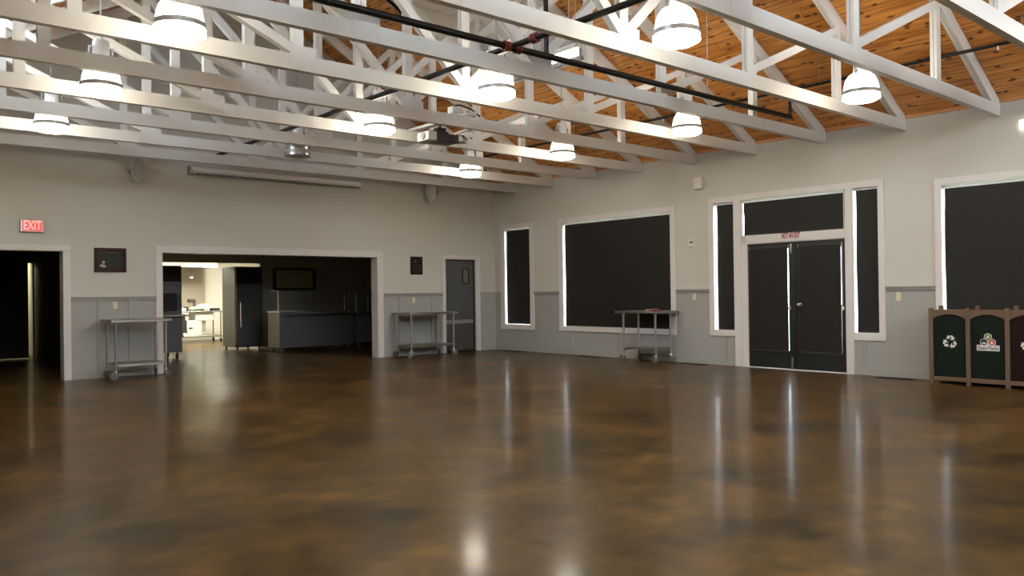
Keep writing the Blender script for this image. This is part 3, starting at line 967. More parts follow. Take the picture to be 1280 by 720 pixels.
cb.box((-5.12, -5.60, 3.66), (-5.02, -4.25, 3.70)); cb.box((-5.25, -5.50, 3.70), (-5.10, -5.38, 3.79)); cb.box((-4.98, -5.50, 3.70), (-4.84, -5.38, 3.76))
cb.build('mount_rail', M['projector_white'], pj, bevel=0.004)
cab = MB()
for k in range(3):
    cab.tube([(-4.82, -4.93, 3.47), (-4.74 + 0.02 * k, -4.93, 3.42 + 0.02 * k), (-4.66 + 0.03 * k, -4.93, 3.44), (-4.63 + 0.03 * k, -4.93, 3.50),
              (-4.68 + 0.02 * k, -4.93, 3.55), (-4.78, -4.93, 3.545), (-4.70, -4.93, 3.58), (-4.55, -4.93, 3.63), (-4.40, -4.93, 3.70)], 0.006, 6)
cab.tube([(-5.25, -5.45, 3.79), (-5.1, -5.45, 3.83), (-4.9, -5.45, 3.80), (-4.75, -5.45, 3.72)], 0.012, 6)
cab.build('cable', M['rubber'], pj)

# ------------------------------------------------------------------ projection screen housing
sc_ = thing('projector_screen', (-5.2, -0.14, 3.49), 'long rolled-up projection screen housing on the wall above the kitchen opening', 'projector screen')
MB().lathe([(0.055, -6.83), (0.055, -3.56)], (0, -0.12, 3.46), 18, 0, 'X').build('screen_housing', M['white_plastic'], sc_)
for x in (-6.85, -3.56):
    MB().box((x - 0.02, -0.185, 3.395), (x + 0.02, 0.0, 3.525)).build('end_cap', M['galv'], sc_, bevel=0.008)
MB().box((-6.75, -0.15, 3.386), (-3.68, -0.13, 3.408)).build('screen_bar', M['grey_panel'], sc_)

# ------------------------------------------------------------------ wall speakers
def speaker(loc, rot, label):
    o = thing('wall_speaker', loc, label, 'speaker', 'white wall speakers')
    o.rotation_euler = (0, 0, rot)
    L = dict(local=True)
    MB().lathe([(0.0, 0.10), (0.05, 0.10), (0.085, 0.085), (0.108, 0.04), (0.113, 0.0), (0.113, -0.02), (0.106, -0.028), (0.0, -0.030)], (0, 0, 0), 32, 0, 'Y', 1.0, 1.9).build('cabinet', M['speaker'], o, **L)
    MB().lathe([(0.100, -0.028), (0.100, -0.036), (0.07, -0.045), (0.0, -0.05)], (0, 0, 0), 32, 0, 'Y', 1.0, 1.9).build('grille', M['grille'], o, **L)
    b_ = MB()
    for s in (-1, 1):
        b_.box((s * 0.118 - 0.004, 0.0, -0.03), (s * 0.118 + 0.004, 0.15, 0.03))
        b_.lathe([(0.0, -0.012), (0.018, -0.010), (0.018, 0.008), (0.0, 0.012)], (s * 0.124, 0.0, 0.0), 12, 0, 'X')
    b_.box((-0.122, 0.142, -0.03), (0.122, 0.15, 0.03)); b_.box((-0.05, 0.15, -0.05), (0.05, 0.20, 0.05))
    b_.build('bracket', M['galv'], o, **L)
    return o
speaker((-7.72, -0.20, 3.385), 0.0, 'white oval wall speaker high on the wall above the left doorway side')
speaker((-1.92, -0.22, 3.43), -0.95, 'white oval wall speaker turned sideways high above the steel swing door side')

# ------------------------------------------------------------------ signs, plaques, switches, devices
ex = thing('exit_sign', (-9.21, -0.03, 2.40), 'red glowing EXIT sign above the left doorway', 'exit sign')
MB().box((-9.365, -0.05, 2.305), (-9.055, 0.0, 2.492)).build('housing', M['galv'], ex, bevel=0.006)
MB().box((-9.34, -0.056, 2.318), (-9.068, -0.05, 2.480)).build('lit_panel', M['exit_panel'], ex)
vs, fs = text_mesh('EXIT', 0.19, 0.002, 0.235, 0.003)
MB().add([(-9.204 + v[0], -0.059 - v[2], 2.399 + v[1]) for v in vs], fs).build('lettering', M['exit_letter'], ex)

nx = thing('not_an_exit_sign', (-0.032, -7.38, 2.125), 'small white sign with red NOT AN EXIT lettering above the double doors', 'sign')
MB().box((-0.034, -7.545, 2.075), (-0.030, -7.215, 2.172)).build('sign_plate', M['decal'], nx)
vs, fs = text_mesh('NOT AN EXIT', 0.118, 0.001, 0.315, 0.0035)
MB().add([(-0.0355 - v[2], -7.38 - v[0], 2.127 + v[1]) for v in vs], fs).build('lettering', M['sign_red'], nx)

pl = thing('wall_plaque', (-8.10, -0.02, 1.895), 'dark wood framed commemorative plaque on the wall between doorway and kitchen opening', 'plaque')
ring(MB(), [(-8.34, 1.70), (-7.865, 1.70), (-7.865, 2.09), (-8.34, 2.09)], [(-8.285, 1.75), (-7.92, 1.75), (-7.92, 2.04), (-8.285, 2.04)], 1, -0.03, 0.0).build('frame', M['plaque_wood'], pl)
MB().box((-8.29, -0.015, 1.745), (-7.915, -0.0, 2.045)).build('plate', M['plaque_black'], pl)
rl = MB()
rl.prism([(-8.27, 1.80), (-8.235, 1.785), (-8.19, 1.77), (-8.165, 1.80), (-8.20, 1.82), (-8.23, 1.83)], 1, -0.019, -0.015)
rl.lathe([(0.0, -0.006), (0.022, -0.004), (0.026, 0.0)], (-8.205, -0.015, 1.855), 12, 0, 'Y')
rl.build('relief', M['bronze'], pl)
MB().box((-8.13, -0.018, 2.005), (-7.98, -0.015, 2.025)).build('title_strip', M['black_metal'], pl)
MB().box((-8.12, -0.017, 1.79), (-7.95, -0.015, 1.95)).build('text_block', plain('engraved_block', (0.016, 0.017, 0.014), 0.5, var=0.4, scale=80, spec=0.25), pl)

pl2 = thing('wall_plaque', (-2.16, -0.015, 1.875), 'small dark upright plaque on the wall left of the steel swing door', 'plaque')
MB().box((-2.31, -0.022, 1.69), (-2.012, 0.0, 2.068)).build('board', M['plaque_brown'], pl2, bevel=0.004)
MB().prism([(-2.25, 1.945), (-2.15, 1.945), (-2.19, 1.965), (-2.20, 2.0), (-2.21, 1.965)], 1, -0.026, -0.022).build('emblem', M['bronze'], pl2)
MB().box((-2.27, -0.0245, 1.73), (-2.05, -0.022, 1.91)).build('text_block', plain('plaque_text', (0.022, 0.008, 0.004), 0.35, var=0.6, scale=60), pl2)

def plate(loc, ax, label, switch):
    o = thing('light_switch' if switch else 'power_outlet', loc, label, 'switch' if switch else 'outlet', 'cream wall plates')
    x, y, z = loc
    if ax == 1:
        MB().box((x - 0.036, -0.008, z - 0.06), (x + 0.036, 0.0, z + 0.06)).build('cover_plate', M['cream'], o, bevel=0.003)
        MB().box((x - 0.008, -0.015, z - 0.016), (x + 0.008, -0.008, z + 0.016)).build('toggle' if switch else 'socket', M['white_plastic'], o)
    else:
        MB().box((-0.008, y - 0.036, z - 0.06), (0.0, y + 0.036, z + 0.06)).build('cover_plate', M['cream'], o, bevel=0.003)
        MB().box((-0.015, y - 0.008, z - 0.016), (-0.008, y + 0.008, z + 0.016)).build('toggle' if switch else 'socket', M['white_plastic'], o)
plate((-8.035, 0, 1.16), 1, 'cream wall plate under the dark wood framed plaque', False)
plate((-2.24, 0, 1.15), 1, 'cream wall plate under the small dark upright plaque', False)
plate((0, -5.495, 1.17), 0, 'cream wall plate left of the entrance frame below the thermostat', True)
plate((0, -9.025, 1.155), 0, 'cream wall plate between the entrance frame and the recycling bins', True)

th = thing('thermostat', (0, -5.46, 2.115), 'small white thermostat on the wall above a cream plate', 'thermostat')
MB().box((-0.03, -5.515, 2.055), (0.0, -5.405, 2.175)).build('housing', M['white_plastic'], th, bevel=0.005)
MB().box((-0.032, -5.495, 2.11), (-0.03, -5.43, 2.15)).build('display', M['grey_panel'], th)
al = thing('fire_alarm', (0, -5.645, 3.15), 'white box alarm high on the wall left of the entrance frame', 'alarm')
MB().box((-0.075, -5.735, 3.045), (0.0, -5.555, 3.255)).build('housing', M['white_plastic'], al, bevel=0.012)
MB().box((-0.082, -5.72, 3.065), (-0.075, -5.675, 3.11)).build('strobe', M['alu'], al, bevel=0.003)
em = thing('emergency_light', (0, -10.66, 3.33), 'small bright white emergency light high on the wall above the recycling bins', 'light')
MB().box((-0.06, -10.80, 3.28), (0.0, -10.595, 3.40)).build('housing', M['indicator'], em, bevel=0.01)

# floor registers
def register(y, label):
    o = thing('floor_register', (-0.20, y, 0), label, 'vent', 'dark floor registers')
    MB().box((-0.27, y - 0.26, 0.0), (-0.11, y + 0.26, 0.006)).build('frame', M['vent'], o, bevel=0.002)
    l = MB()
    for k in range(22):
        yy = y - 0.23 + k * 0.0219
        l.box((-0.255, yy, 0.006), (-0.125, yy + 0.008, 0.010))
    l.build('grille', M['louver'], o)
register(-0.78, 'dark floor register below the narrow window near the room corner')
register(-3.10, 'dark floor register below the large window left of the rolling table')
register(-5.60, 'dark floor register between the rolling table and the entrance')
register(-9.05, 'dark floor register between the entrance and the recycling bins')

# ------------------------------------------------------------------ rolling steel tables
def caster(o, x, y, rot=0.0):
    c_ = thing_part('caster', o)
    return c_
def rolling_table(loc, lx, ly, hgt, label, inset=(0.08, 0.06), rot=0.0, shelf=0.24):
    o = thing('work_table', loc, label, 'table', 'rolling stainless steel tables')
    o.rotation_euler = (0, 0, rot)
    L = dict(local=True)
    hx, hy = lx / 2, ly / 2
    t = MB()
    t.box((-hx, -hy, hgt - 0.018), (hx, hy, hgt))
    t.box((-hx, -hy, hgt - 0.045), (hx, -hy + 0.018, hgt - 0.018)); t.box((-hx, hy - 0.018, hgt - 0.045), (hx, hy, hgt - 0.018))
    t.box((-hx, -hy, hgt - 0.045), (-hx + 0.018, hy, hgt - 0.018)); t.box((hx - 0.018, -hy, hgt - 0.045), (hx, hy, hgt - 0.018))
    t.build('tabletop', M['steel_h'], o, bevel=0.006, **L)
    px, py = hx - inset[0], hy - inset[1]
    s_ = MB().box((-px, -py, shelf), (px, py, shelf + 0.012))
    s_.box((-px, -py, shelf - 0.03), (px, -py + 0.012, shelf)); s_.box((-px, py - 0.012, shelf - 0.03), (px, py, shelf))
    s_.build('undershelf', M['steel_h'], o, bevel=0.004, **L)
    for sx in (-1, 1):
        for sy in (-1, 1):
            MB().tube([(sx * px, sy * py, 0.135), (sx * px, sy * py, hgt - 0.03)], 0.0205, 14).lathe([(0.028, hgt - 0.075), (0.034, hgt - 0.03)], (sx * px, sy * py, 0), 14).build('leg', M['steel'], o, **L)
            cm = MB()
            cm.lathe([(0.012, 0.165), (0.03, 0.15), (0.034, 0.125), (0.02, 0.118)], (sx * px, sy * py, 0), 14)
            a = 0.6 + 1.3 * (sx + 2 * sy)
            ox, oy = 0.026 * math.cos(a), 0.026 * math.sin(a)
            nx_, ny_ = -math.sin(a), math.cos(a)
            for k in (-1, 1):
                q = [(sx * px + nx_ * k * 0.021, sy * py + ny_ * k * 0.021)]
                X, Y = q[0]
                cm.tube([(X, Y, 0.125), (X + ox, Y + oy, 0.063)], 0.009, 8)
            co = cm.build('caster', M['steel'], o, **L)
            whl = MB().lathe([(0.0, -0.017), (0.045, -0.017), (0.062, -0.012), (0.0635, 0.0), (0.062, 0.012), (0.045, 0.017), (0.0, 0.017)], (0, 0, 0), 20, 0, 'X')
            rm = Matrix.Rotation(a + PI / 2, 3, 'Z')
            whl.v = [tuple(rm @ Vector(v) + Vector((sx * px + ox, sy * py + oy, 0.0635))) for v in whl.v]
            whl.build('wheel', M['wheel'], co, **L)
    return o
rolling_table((-7.845, -0.47, 0), 0.90, 0.62, 0.945, 'rolling stainless steel table left of the kitchen opening')
rolling_table((-2.24, -0.42, 0), 1.20, 0.66, 0.905, 'rolling stainless steel table in front of the steel swing door')
rolling_table((-0.31, -4.66, 0), 0.54, 1.06, 0.925, 'rolling stainless steel table under the large window', (0.06, 0.16))
pk = thing('snack_packet', (-0.30, -4.78, 0.925), 'small red and white packet lying on the table under the large window', 'packet')
MB().box((-0.36, -4.90, 0.925), (-0.24, -4.76, 0.960)).build('wrapper', M['packet_red'], pk, bevel=0.008)
MB().box((-0.355, -4.76, 0.925), (-0.245, -4.67, 0.948)).build('label_end', M['packet_white'], pk, bevel=0.006)

# ------------------------------------------------------------------ recycling station
rs = thing('recycling_station', (-0.25, -10.5, 0), 'row of dark green and maroon recycling bins in one brown timber frame', 'recycling bin')
PYS = [-9.63, -10.085, -10.54, -10.995, -11.45]
XF, XBK = -0.42, -0.05
for k, y in enumerate(PYS):
    for x, h in ((XF, 1.005), (XBK - 0.03, 1.03)):
        MB().box((x - 0.025, y - 0.025, 0.0), (x + 0.025, y + 0.025, h)).build('post', M['bin_wood'], rs, bevel=0.004)
for k in range(4):
    ya, yb = PYS[k] - 0.025, PYS[k + 1] + 0.025
    n = 16
    arc = [(ya + (yb - ya) * i / n, 0.80 + 0.125 * math.sin(PI * i / n) ** 0.8) for i in range(n + 1)]
    poly = [(ya, 0.975), (yb, 0.975)] + arc[::-1]
    # strip of quads: arched valance
    vs, fs = [], []
    for i in range(n + 1):
        yy = ya + (yb - ya) * i / n
        zl = 0.855 + 0.07 * math.sin(PI * i / n) ** 0.75
        vs += [(XF - 0.012, yy, zl), (XF - 0.012, yy, 0.975), (XF + 0.018, yy, zl), (XF + 0.018, yy, 0.975)]
    for i in range(n):
        a = 4 * i; c_ = a + 4
        fs += [(a, a + 1, c_ + 1, c_), (a + 2, c_ + 2, c_ + 3, a + 3), (a, c_, c_ + 2, a + 2), (a + 1, a + 3, c_ + 3, c_ + 1)]
    fs += [(0, 2, 3, 1), (4 * n, 4 * n + 1, 4 * n + 3, 4 * n + 2)]
    MB().add(vs, fs).build('arched_rail', M['bin_wood'], rs)
    MB().box((XF - 0.012, ya, 0.045), (XF + 0.018, yb, 0.10)).build('bottom_rail', M['bin_wood'], rs, bevel=0.003)
    MB().box((XF + 0.012, ya, 0.08), (XF + 0.03, yb, 0.96)).build('front_panel', M['bin_green'] if k < 2 else M['bin_maroon'], rs)
    MB().box((XF - 0.005, ya, 0.955), (XBK, yb, 0.98)).build('top_board', M['bin_wood'], rs)
for y in (PYS[0], PYS[-1]):
    MB().box((XF + 0.02, y - 0.012, 0.06), (XBK - 0.04, y + 0.012, 0.96)).build('end_panel', M['bin_green'], rs)
MB().box((XBK - 0.02, PYS[-1], 0.06), (XBK - 0.005, PYS[0], 0.96)).build('rear_panel', M['bin_green'], rs)
def recycle(cy, cz, R):
    mb = MB()
    for k in range(3):
        a0 = math.radians(90 + 120 * k)
        def P(r, a, x=0.0): return (XF + 0.0115 - x, cy - r * math.cos(a), cz + r * math.sin(a))
        def rot(px_, pz_):
            ca, sa = math.cos(a0 - PI / 2), math.sin(a0 - PI / 2)
            return (px_ * ca - pz_ * sa, px_ * sa + pz_ * ca)
        def face(pts):
            q = [rot(*p_) for p_ in pts]
            vs = [(XF + 0.0115, cy - a * R, cz + b_ * R) for a, b_ in q] + [(XF + 0.0095, cy - a * R, cz + b_ * R) for a, b_ in q]
            n = len(q)
            mb.add(vs, [tuple(range(n)), tuple(range(n, 2 * n))[::-1]] + [(i, (i + 1) % n, n + (i + 1) % n, n + i) for i in range(n)])
        face([(-0.52, 0.36), (-0.24, 0.86), (-0.04, 0.86), (0.06, 0.70), (-0.17, 0.30), (-0.28, 0.50)])
        face([(0.06, 0.86), (0.32, 0.86), (0.50, 0.58), (0.66, 0.66), (0.44, 0.26), (-0.02, 0.26 + 0.02), (0.16, 0.38), (0.20, 0.45), (0.12, 0.66)])
    return mb
recycle(-9.858, 0.56, 0.098).build('recycling_symbol', M['decal'], rs)
recycle(-10.767, 0.56, 0.098).build('recycling_symbol', M['decal'], rs)
lg = MB()
cy = -10.312
lg.box((XF + 0.0105, cy - 0.132, 0.462), (XF + 0.0125, cy + 0.132, 0.535))
lg.prism([(cy - 0.06, 0.53), (cy + 0.06, 0.53), (cy + 0.02, 0.575), (cy - 0.02, 0.575)], 0, XF + 0.0105, XF + 0.0125)
def hexa(cy_, cz_, R, x0_, x1_, mi):
    lg.prism([(cy_ + R * math.cos(math.radians(30 + 60 * k)), cz_ + R * math.sin(math.radians(30 + 60 * k))) for k in range(6)][::1], 0, x0_, x1_, mi)
for dy, dz, mi in ((0.0, 0.640, 1), (0.046, 0.572, 2), (-0.046, 0.572, 3)):
    hexa(cy + dy, dz, 0.050, XF + 0.0100, XF + 0.0120, 0)
    hexa(cy + dy, dz, 0.043, XF + 0.0088, XF + 0.0100, mi)
# leaf, wave and flame marks
lg.prism([(cy + 0.018, 0.618), (cy - 0.014, 0.632), (cy - 0.016, 0.662), (cy + 0.012, 0.648)], 0, XF + 0.0078, XF + 0.0088, 0)
lg.prism([(cy + 0.08, 0.555), (cy + 0.05, 0.572), (cy + 0.015, 0.560), (cy + 0.03, 0.548)], 0, XF + 0.0078, XF + 0.0088, 0)
lg.prism([(cy - 0.062, 0.55), (cy - 0.032, 0.55), (cy - 0.030, 0.572), (cy - 0.045, 0.596), (cy - 0.060, 0.572)], 0, XF + 0.0078, XF + 0.0088, 0)
lg.build('park_logo', [M['decal'], M['decal_green'], M['decal_navy'], M['decal_red']], rs)
vs, fs = text_mesh('State Parks', 0.066, 0.0006, 0.24, 0.001)
MB().add([(XF + 0.0092 - v[2], cy - v[0], 0.495 + v[1]) for v in vs], fs).build('lettering', M['decal_dark'], rs)

# ------------------------------------------------------------------ corridor behind the left doorway
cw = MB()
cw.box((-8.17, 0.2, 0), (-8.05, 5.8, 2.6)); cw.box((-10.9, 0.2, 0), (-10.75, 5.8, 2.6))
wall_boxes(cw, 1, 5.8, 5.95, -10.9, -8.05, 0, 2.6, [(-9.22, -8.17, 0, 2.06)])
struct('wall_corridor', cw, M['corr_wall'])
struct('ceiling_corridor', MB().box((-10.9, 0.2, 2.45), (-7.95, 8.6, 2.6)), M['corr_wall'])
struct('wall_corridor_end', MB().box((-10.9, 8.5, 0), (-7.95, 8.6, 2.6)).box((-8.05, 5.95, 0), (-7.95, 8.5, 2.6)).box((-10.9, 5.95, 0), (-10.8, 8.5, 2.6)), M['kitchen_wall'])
cd = struct_empty('door_3', (-9.27, 5.775, 0))
ang = math.radians(-1.2)
dl = MB().box((0.0, -0.02, 0.022), (0.985, 0.02, 2.10))
rm = Matrix.Rotation(ang, 3, 'Z')
dl.v = [tuple(rm @ Vector(v)) for v in dl.v]
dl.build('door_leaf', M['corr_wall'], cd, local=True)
MB().box((-8.195, 5.80, 0), (-8.17, 5.96, 2.06)).build('door_frame', M['casing'], cd)
cl = thing('ceiling_light', (-8.8, 7.2, 2.40), 'small ceiling light in the lit room past the dark corridor', 'light')
MB().box((-9.1, 6.9, 2.38), (-8.5, 7.5, 2.45)).build('diffuser', M['corr_lamp'], cl, bevel=0.01)

# ------------------------------------------------------------------ servery and kitchen behind the big opening
KH = (-7.30, -3.25, 0.0, 2.105)
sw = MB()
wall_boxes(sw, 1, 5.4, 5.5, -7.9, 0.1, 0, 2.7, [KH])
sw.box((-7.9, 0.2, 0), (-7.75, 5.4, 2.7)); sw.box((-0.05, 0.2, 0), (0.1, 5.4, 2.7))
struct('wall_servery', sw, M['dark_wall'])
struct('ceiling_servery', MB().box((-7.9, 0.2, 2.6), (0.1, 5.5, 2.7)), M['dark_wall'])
kw = MB().box((-7.9, 9.9, 0), (-0.9, 10.0, 2.8)).box((-7.9, 5.5, 0), (-7.8, 9.9, 2.8)).box((-1.0, 5.5, 0), (-0.9, 9.9, 2.8))
struct('wall_kitchen', kw, M['kitchen_wall'])
struct('ceiling_kitchen', MB().box((-7.9, 5.5, 2.72), (-0.9, 10.0, 2.8)), M['kitchen_wall'])
struct('trim_7', MB().box((-4.6, 9.86, 0.9), (-3.02, 9.9, 2.3)), M['kitchen_panel'])
for x, lb in ((-5.0, 'left'), (-3.2, 'right')):
    t_ = thing('ceiling_light', (x, 7.4, 2.70), 'long bright fluorescent fixture in the lit kitchen, the %s one' % lb, 'light', 'kitchen ceiling lights')
    MB().box((x - 0.16, 6.6, 2.68), (x + 0.16, 8.2, 2.72)).build('housing', M['white_enamel'], t_)
    MB().box((x - 0.13, 6.65, 2.66), (x + 0.13, 8.15, 2.68)).build('diffuser', M['tube'], t_)

# refrigerator
fg = thing('refrigerator', (-3.87, 4.9, 0), 'tall dark steel refrigerator standing in the kitchen opening', 'refrigerator')
MB().box((-4.20, 4.62, 0.06), (-3.54, 5.42, 1.99)).build('body', M['steel_dark'], fg, bevel=0.006)
MB().box((-4.206, 4.64, 0.06), (-4.20, 5.42, 1.985)).build('side_panel', M['steel_mid'], fg)
dr_ = MB().box((-4.19, 4.57, 0.12), (-3.55, 4.62, 1.58)).build('door', M['steel_dark'], fg, bevel=0.006)
MB().tube([(-4.11, 4.565, 0.52), (-4.11, 4.53, 0.55), (-4.11, 4.53, 1.12), (-4.11, 4.565, 1.15)], 0.012, 8).build('handle', M['chrome'], dr_)
MB().box((-4.19, 4.58, 1.60), (-3.55, 4.62, 1.98)).build('top_grille', M['black_metal'], fg, bevel=0.004)
for x in (-4.14, -3.60):
    for y in (4.68, 5.36):
        MB().tube([(x, y, 0.0), (x, y, 0.06)], 0.025, 10).build('foot', M['rubber'], fg)

# holding cabinet
hc = thing('holding_cabinet', (-6.24, 3.0, 0), 'tall dark holding cabinet on casters just inside the kitchen opening', 'cabinet')
HX0, HX1, HY = -6.75, -6.02, 2.88
MB().box((HX0, HY, 0.15), (HX1, HY + 0.75, 1.93)).build('body', M['grey_panel'], hc, bevel=0.006)
MB().box((HX0 + 0.01, HY - 0.02, 1.60), (HX1 - 0.01, HY, 1.92)).build('control_panel', M['plaque_brown'], hc, bevel=0.004)
dd = MB().box((HX0 + 0.02, HY - 0.03, 0.96), (HX1 - 0.02, HY, 1.55)).build('door', M['steel_dark'], hc, bevel=0.005)
MB().box((HX0 + 0.08, HY - 0.034, 0.99), (HX1 - 0.10, HY - 0.03, 1.36)).build('door_glass', M['plaque_black'], dd)
MB().tube([(HX1 - 0.06, HY - 0.03, 1.02), (HX1 - 0.06, HY - 0.06, 1.05), (HX1 - 0.06, HY - 0.06, 1.30), (HX1 - 0.06, HY - 0.03, 1.33)], 0.011, 8).build('handle', M['chrome'], dd)
MB().box((HX0, HY - 0.20, 0.885), (HX1 + 0.10, HY, 0.915)).build('pull_out_shelf', M['steel_h'], hc, bevel=0.004)
MB().box((HX0 + 0.02, HY - 0.02, 0.17), (HX1 - 0.02, HY, 0.86)).build('lower_door', M['grey_panel'], hc, bevel=0.004)
for x in (HX0 + 0.08, HX1 - 0.08):
    for y in (HY + 0.08, HY + 0.67):
        MB().lathe([(0.0, -0.016), (0.055, -0.014), (0.062, 0.0), (0.055, 0.014), (0.0, 0.016)], (x, y, 0.062), 16, 0, 'X').tube([(x, y, 0.07), (x, y, 0.15)], 0.014, 8).build('caster', M['rubber'], hc)

# serving counter with sneeze guard
st = thing('serving_counter', (-2.9, 3.3, 0), 'long dark steel serving counter with a glass sneeze guard', 'counter')
SX0, SX1, SY0, SY1 = -3.84, -1.98, 3.0, 3.62
MB().box((SX0 + 0.002, SY0, 0.10), (SX1, SY1, 0.90)).build('body', M['grey_panel'], st, bevel=0.004)
MB().box((SX0 - 0.004, SY0 + 0.005, 0.10), (SX0 + 0.002, SY1 - 0.005, 0.90)).build('end_panel', M['steel_mid'], st)
MB().box((SX0 - 0.02, SY0 - 0.02, 0.90), (SX1, SY1 + 0.02, 0.93)).build('countertop', M['steel_h'], st, bevel=0.005)
MB().box((SX0 + 0.1, SY0 - 0.17, 0.842), (SX1, SY0 - 0.03, 0.862)).build('tray_rail', M['steel_h'], st, bevel=0.004)
for x in (SX0 + 0.12, SX1 - 0.12):
    MB().prism([(SY0, 0.78), (SY0, 0.845), (SY0 - 0.15, 0.842)], 0, x - 0.01, x + 0.01).build('rail_bracket', M['steel'], st)
for x in (SX0 + 0.10, -2.92, SX1 - 0.06):
    MB().box((x - 0.03, SY0 + 0.22, 0.93), (x + 0.03, SY0 + 0.26, 1.38)).build('guard_post', M['steel'] if x < -3.5 else M['steel_dark'], st, bevel=0.004)  # left post in brighter steel as if lit, the others darkened as if shaded
MB().box((SX0 + 0.02, SY0 + 0.08, 1.38), (SX1, SY1 - 0.1, 1.405)).build('overshelf', M['steel_dark'], st, bevel=0.004)
vs = [(x, SY0 + 0.08 - t * 0.0 - (0.10 if z < 1.2 else 0), z) for t in (0,) for x in (SX0 + 0.08, SX1 - 0.05) for z in (1.12, 1.38)]
MB().prism([(SY0 + 0.0, 1.10), (SY0 + 0.006, 1.10), (SY0 + 0.086, 1.385), (SY0 + 0.08, 1.385)], 0, SX0 + 0.08, SX1 - 0.05).build('sneeze_guard', M['glass'], st)
ld = MB().tube([(SX0 + 0.2, SY0 + 0.04, 1.33), (SX0 + 0.24, SY0 + 0.02, 1.30), (SX0 + 0.235, SY0 + 0.02, 1.20)], 0.012, 8).build('guard_bracket', M['chrome'], st)
for x in (SX0 + 0.1, SX1 - 0.1):
    for y in (SY0 + 0.08, SY1 - 0.08):
        MB().lathe([(0.0, -0.015), (0.045, -0.013), (0.05, 0.0), (0.045, 0.013), (0.0, 0.015)], (x, y, 0.05), 14, 0, 'X').tube([(x, y, 0.05), (x, y, 0.10)], 0.012, 8).build('caster', M['wheel'], st)

rc = thing('refrigerated_counter', (-1.4, 3.1, 0), 'dark rolling refrigerated counter with side louvers at the right of the servery', 'counter')
RX0, RX1, RY0, RY1 = -1.95, -0.75, 2.86, 3.52
MB().box((RX0, RY0, 0.14), (RX1, RY1, 0.84)).build('body', M['grey_panel'], rc, bevel=0.006)
MB().box((RX0 - 0.01, RY0 - 0.02, 0.84), (RX1 + 0.01, RY1 + 0.01, 0.875)).build('countertop', M['steel_h'], rc, bevel=0.004)
MB().tube([(RX0 - 0.2, RY0 - 0.06, 0.80), (RX1 - 0.35, RY0 - 0.06, 0.80)], 0.012, 8).build('push_bar', M['steel'], rc)
lv = MB()
for k in range(9):
    lv.box((RX0 + 0.42, RY0 - 0.008, 0.24 + k * 0.042), (RX0 + 0.75, RY0, 0.262 + k * 0.042))
lv.build('louver', M['louver'], rc)
MB().box((RX0 + 0.32, RY0 - 0.015, 0.46), (RX0 + 0.34, RY0, 0.56)).build('latch', M['chrome'], rc, bevel=0.003)
for x in (RX0 + 0.08, RX0 + 0.62, RX1 - 0.08):
    MB().lathe([(0.0, -0.017), (0.06, -0.015), (0.07, 0.0), (0.06, 0.015), (0.0, 0.017)], (x, RY0 + 0.08, 0.07), 16, 0, 'X').tube([(x, RY0 + 0.08, 0.07), (x, RY0 + 0.08, 0.14)], 0.014, 8).build('caster', M['wheel'], rc)
for x in (-1.78, -1.45):
    MB().box((x - 0.02, RY0 + 0.28, 0.875), (x + 0.02, RY0 + 0.32, 1.32)).build('guard_post', M['steel_dark'], rc)
MB().box((RX0, RY0 + 0.12, 1.32), (RX1, RY0 + 0.5, 1.345)).build('overshelf', M['steel_dark'], rc, bevel=0.003)

nb = thing('notice_board', (-2.4, 5.39, 1.7), 'dark framed panel on the dim wall behind the serving counter', 'board')
ring(MB(), [(-2.92, 1.42), (-1.74, 1.42), (-1.74, 2.0), (-2.92, 2.0)], [(-2.84, 1.48), (-1.82, 1.48), (-1.82, 1.94), (-2.84, 1.94)], 1, 5.36, 5.4).build('frame', M['black_metal'], nb)
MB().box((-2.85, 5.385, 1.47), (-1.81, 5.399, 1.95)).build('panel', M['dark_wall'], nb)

# kitchen table and what stands on and in it
kt = thing('kitchen_table', (-3.7, 8.75, 0), 'steel kitchen prep table on casters in the lit kitchen', 'table')
TX0, TX1, TY0, TY1 = -4.75, -2.95, 8.42, 9.12
MB().box((TX0, TY0, 0.85), (TX1, TY1, 0.885)).build('tabletop', M['steel'], kt, bevel=0.004)
MB().box((TX0, TY0 + 0.02, 0.15), (TX1, TY1 - 0.02, 0.19)).build('undershelf', M['steel'], kt, bevel=0.004)
MB().box((-3.80, TY0 + 0.05, 0.62), (-3.30, TY1 - 0.1, 0.85)).build('drawer', M['white_enamel'], kt, bevel=0.004)
for x in (TX0 + 0.06, TX1 - 0.14):
    for y in (TY0 + 0.06, TY1 - 0.06):
        MB().tube([(x, y, 0.11), (x, y, 0.86)], 0.02, 10).build('leg', M['steel'], kt)
        MB().lathe([(0.0, -0.016), (0.055, -0.014), (0.062, 0.0), (0.055, 0.014), (0.0, 0.016)], (x, y, 0.062), 16, 0, 'X').tube([(x, y, 0.06), (x, y, 0.12)], 0.014, 8).build('caster', M['rubber'], kt)
ib = thing('white_enamel_box', (-3.88, 8.7, 0.19), 'white metal box on the lower shelf of the kitchen table', 'box')
MB().box((-4.02, 8.48, 0.19), (-3.62, 8.92, 0.63)).build('housing', M['white_enamel'], ib, bevel=0.01)
MB().box((-3.97, 8.470, 0.40), (-3.88, 8.48, 0.435)).build('handle_slot', M['rubber'], ib)
MB().box((-3.62, 8.52, 0.30), (-3.50, 8.90, 0.63)).build('rear_cover', M['kitchen_panel'], ib)
bb = thing('storage_tub', (-4.20, 8.7, 0.19), 'black upright tub on the lower shelf beside the white metal box', 'tub')
MB().box((-4.33, 8.50, 0.19), (-4.06, 8.90, 0.80)).build('body', M['rubber'], bb, bevel=0.02)
MB().box((-4.34, 8.49, 0.76), (-4.05, 8.91, 0.81)).build('rim', M['rubber'], bb, bevel=0.01)
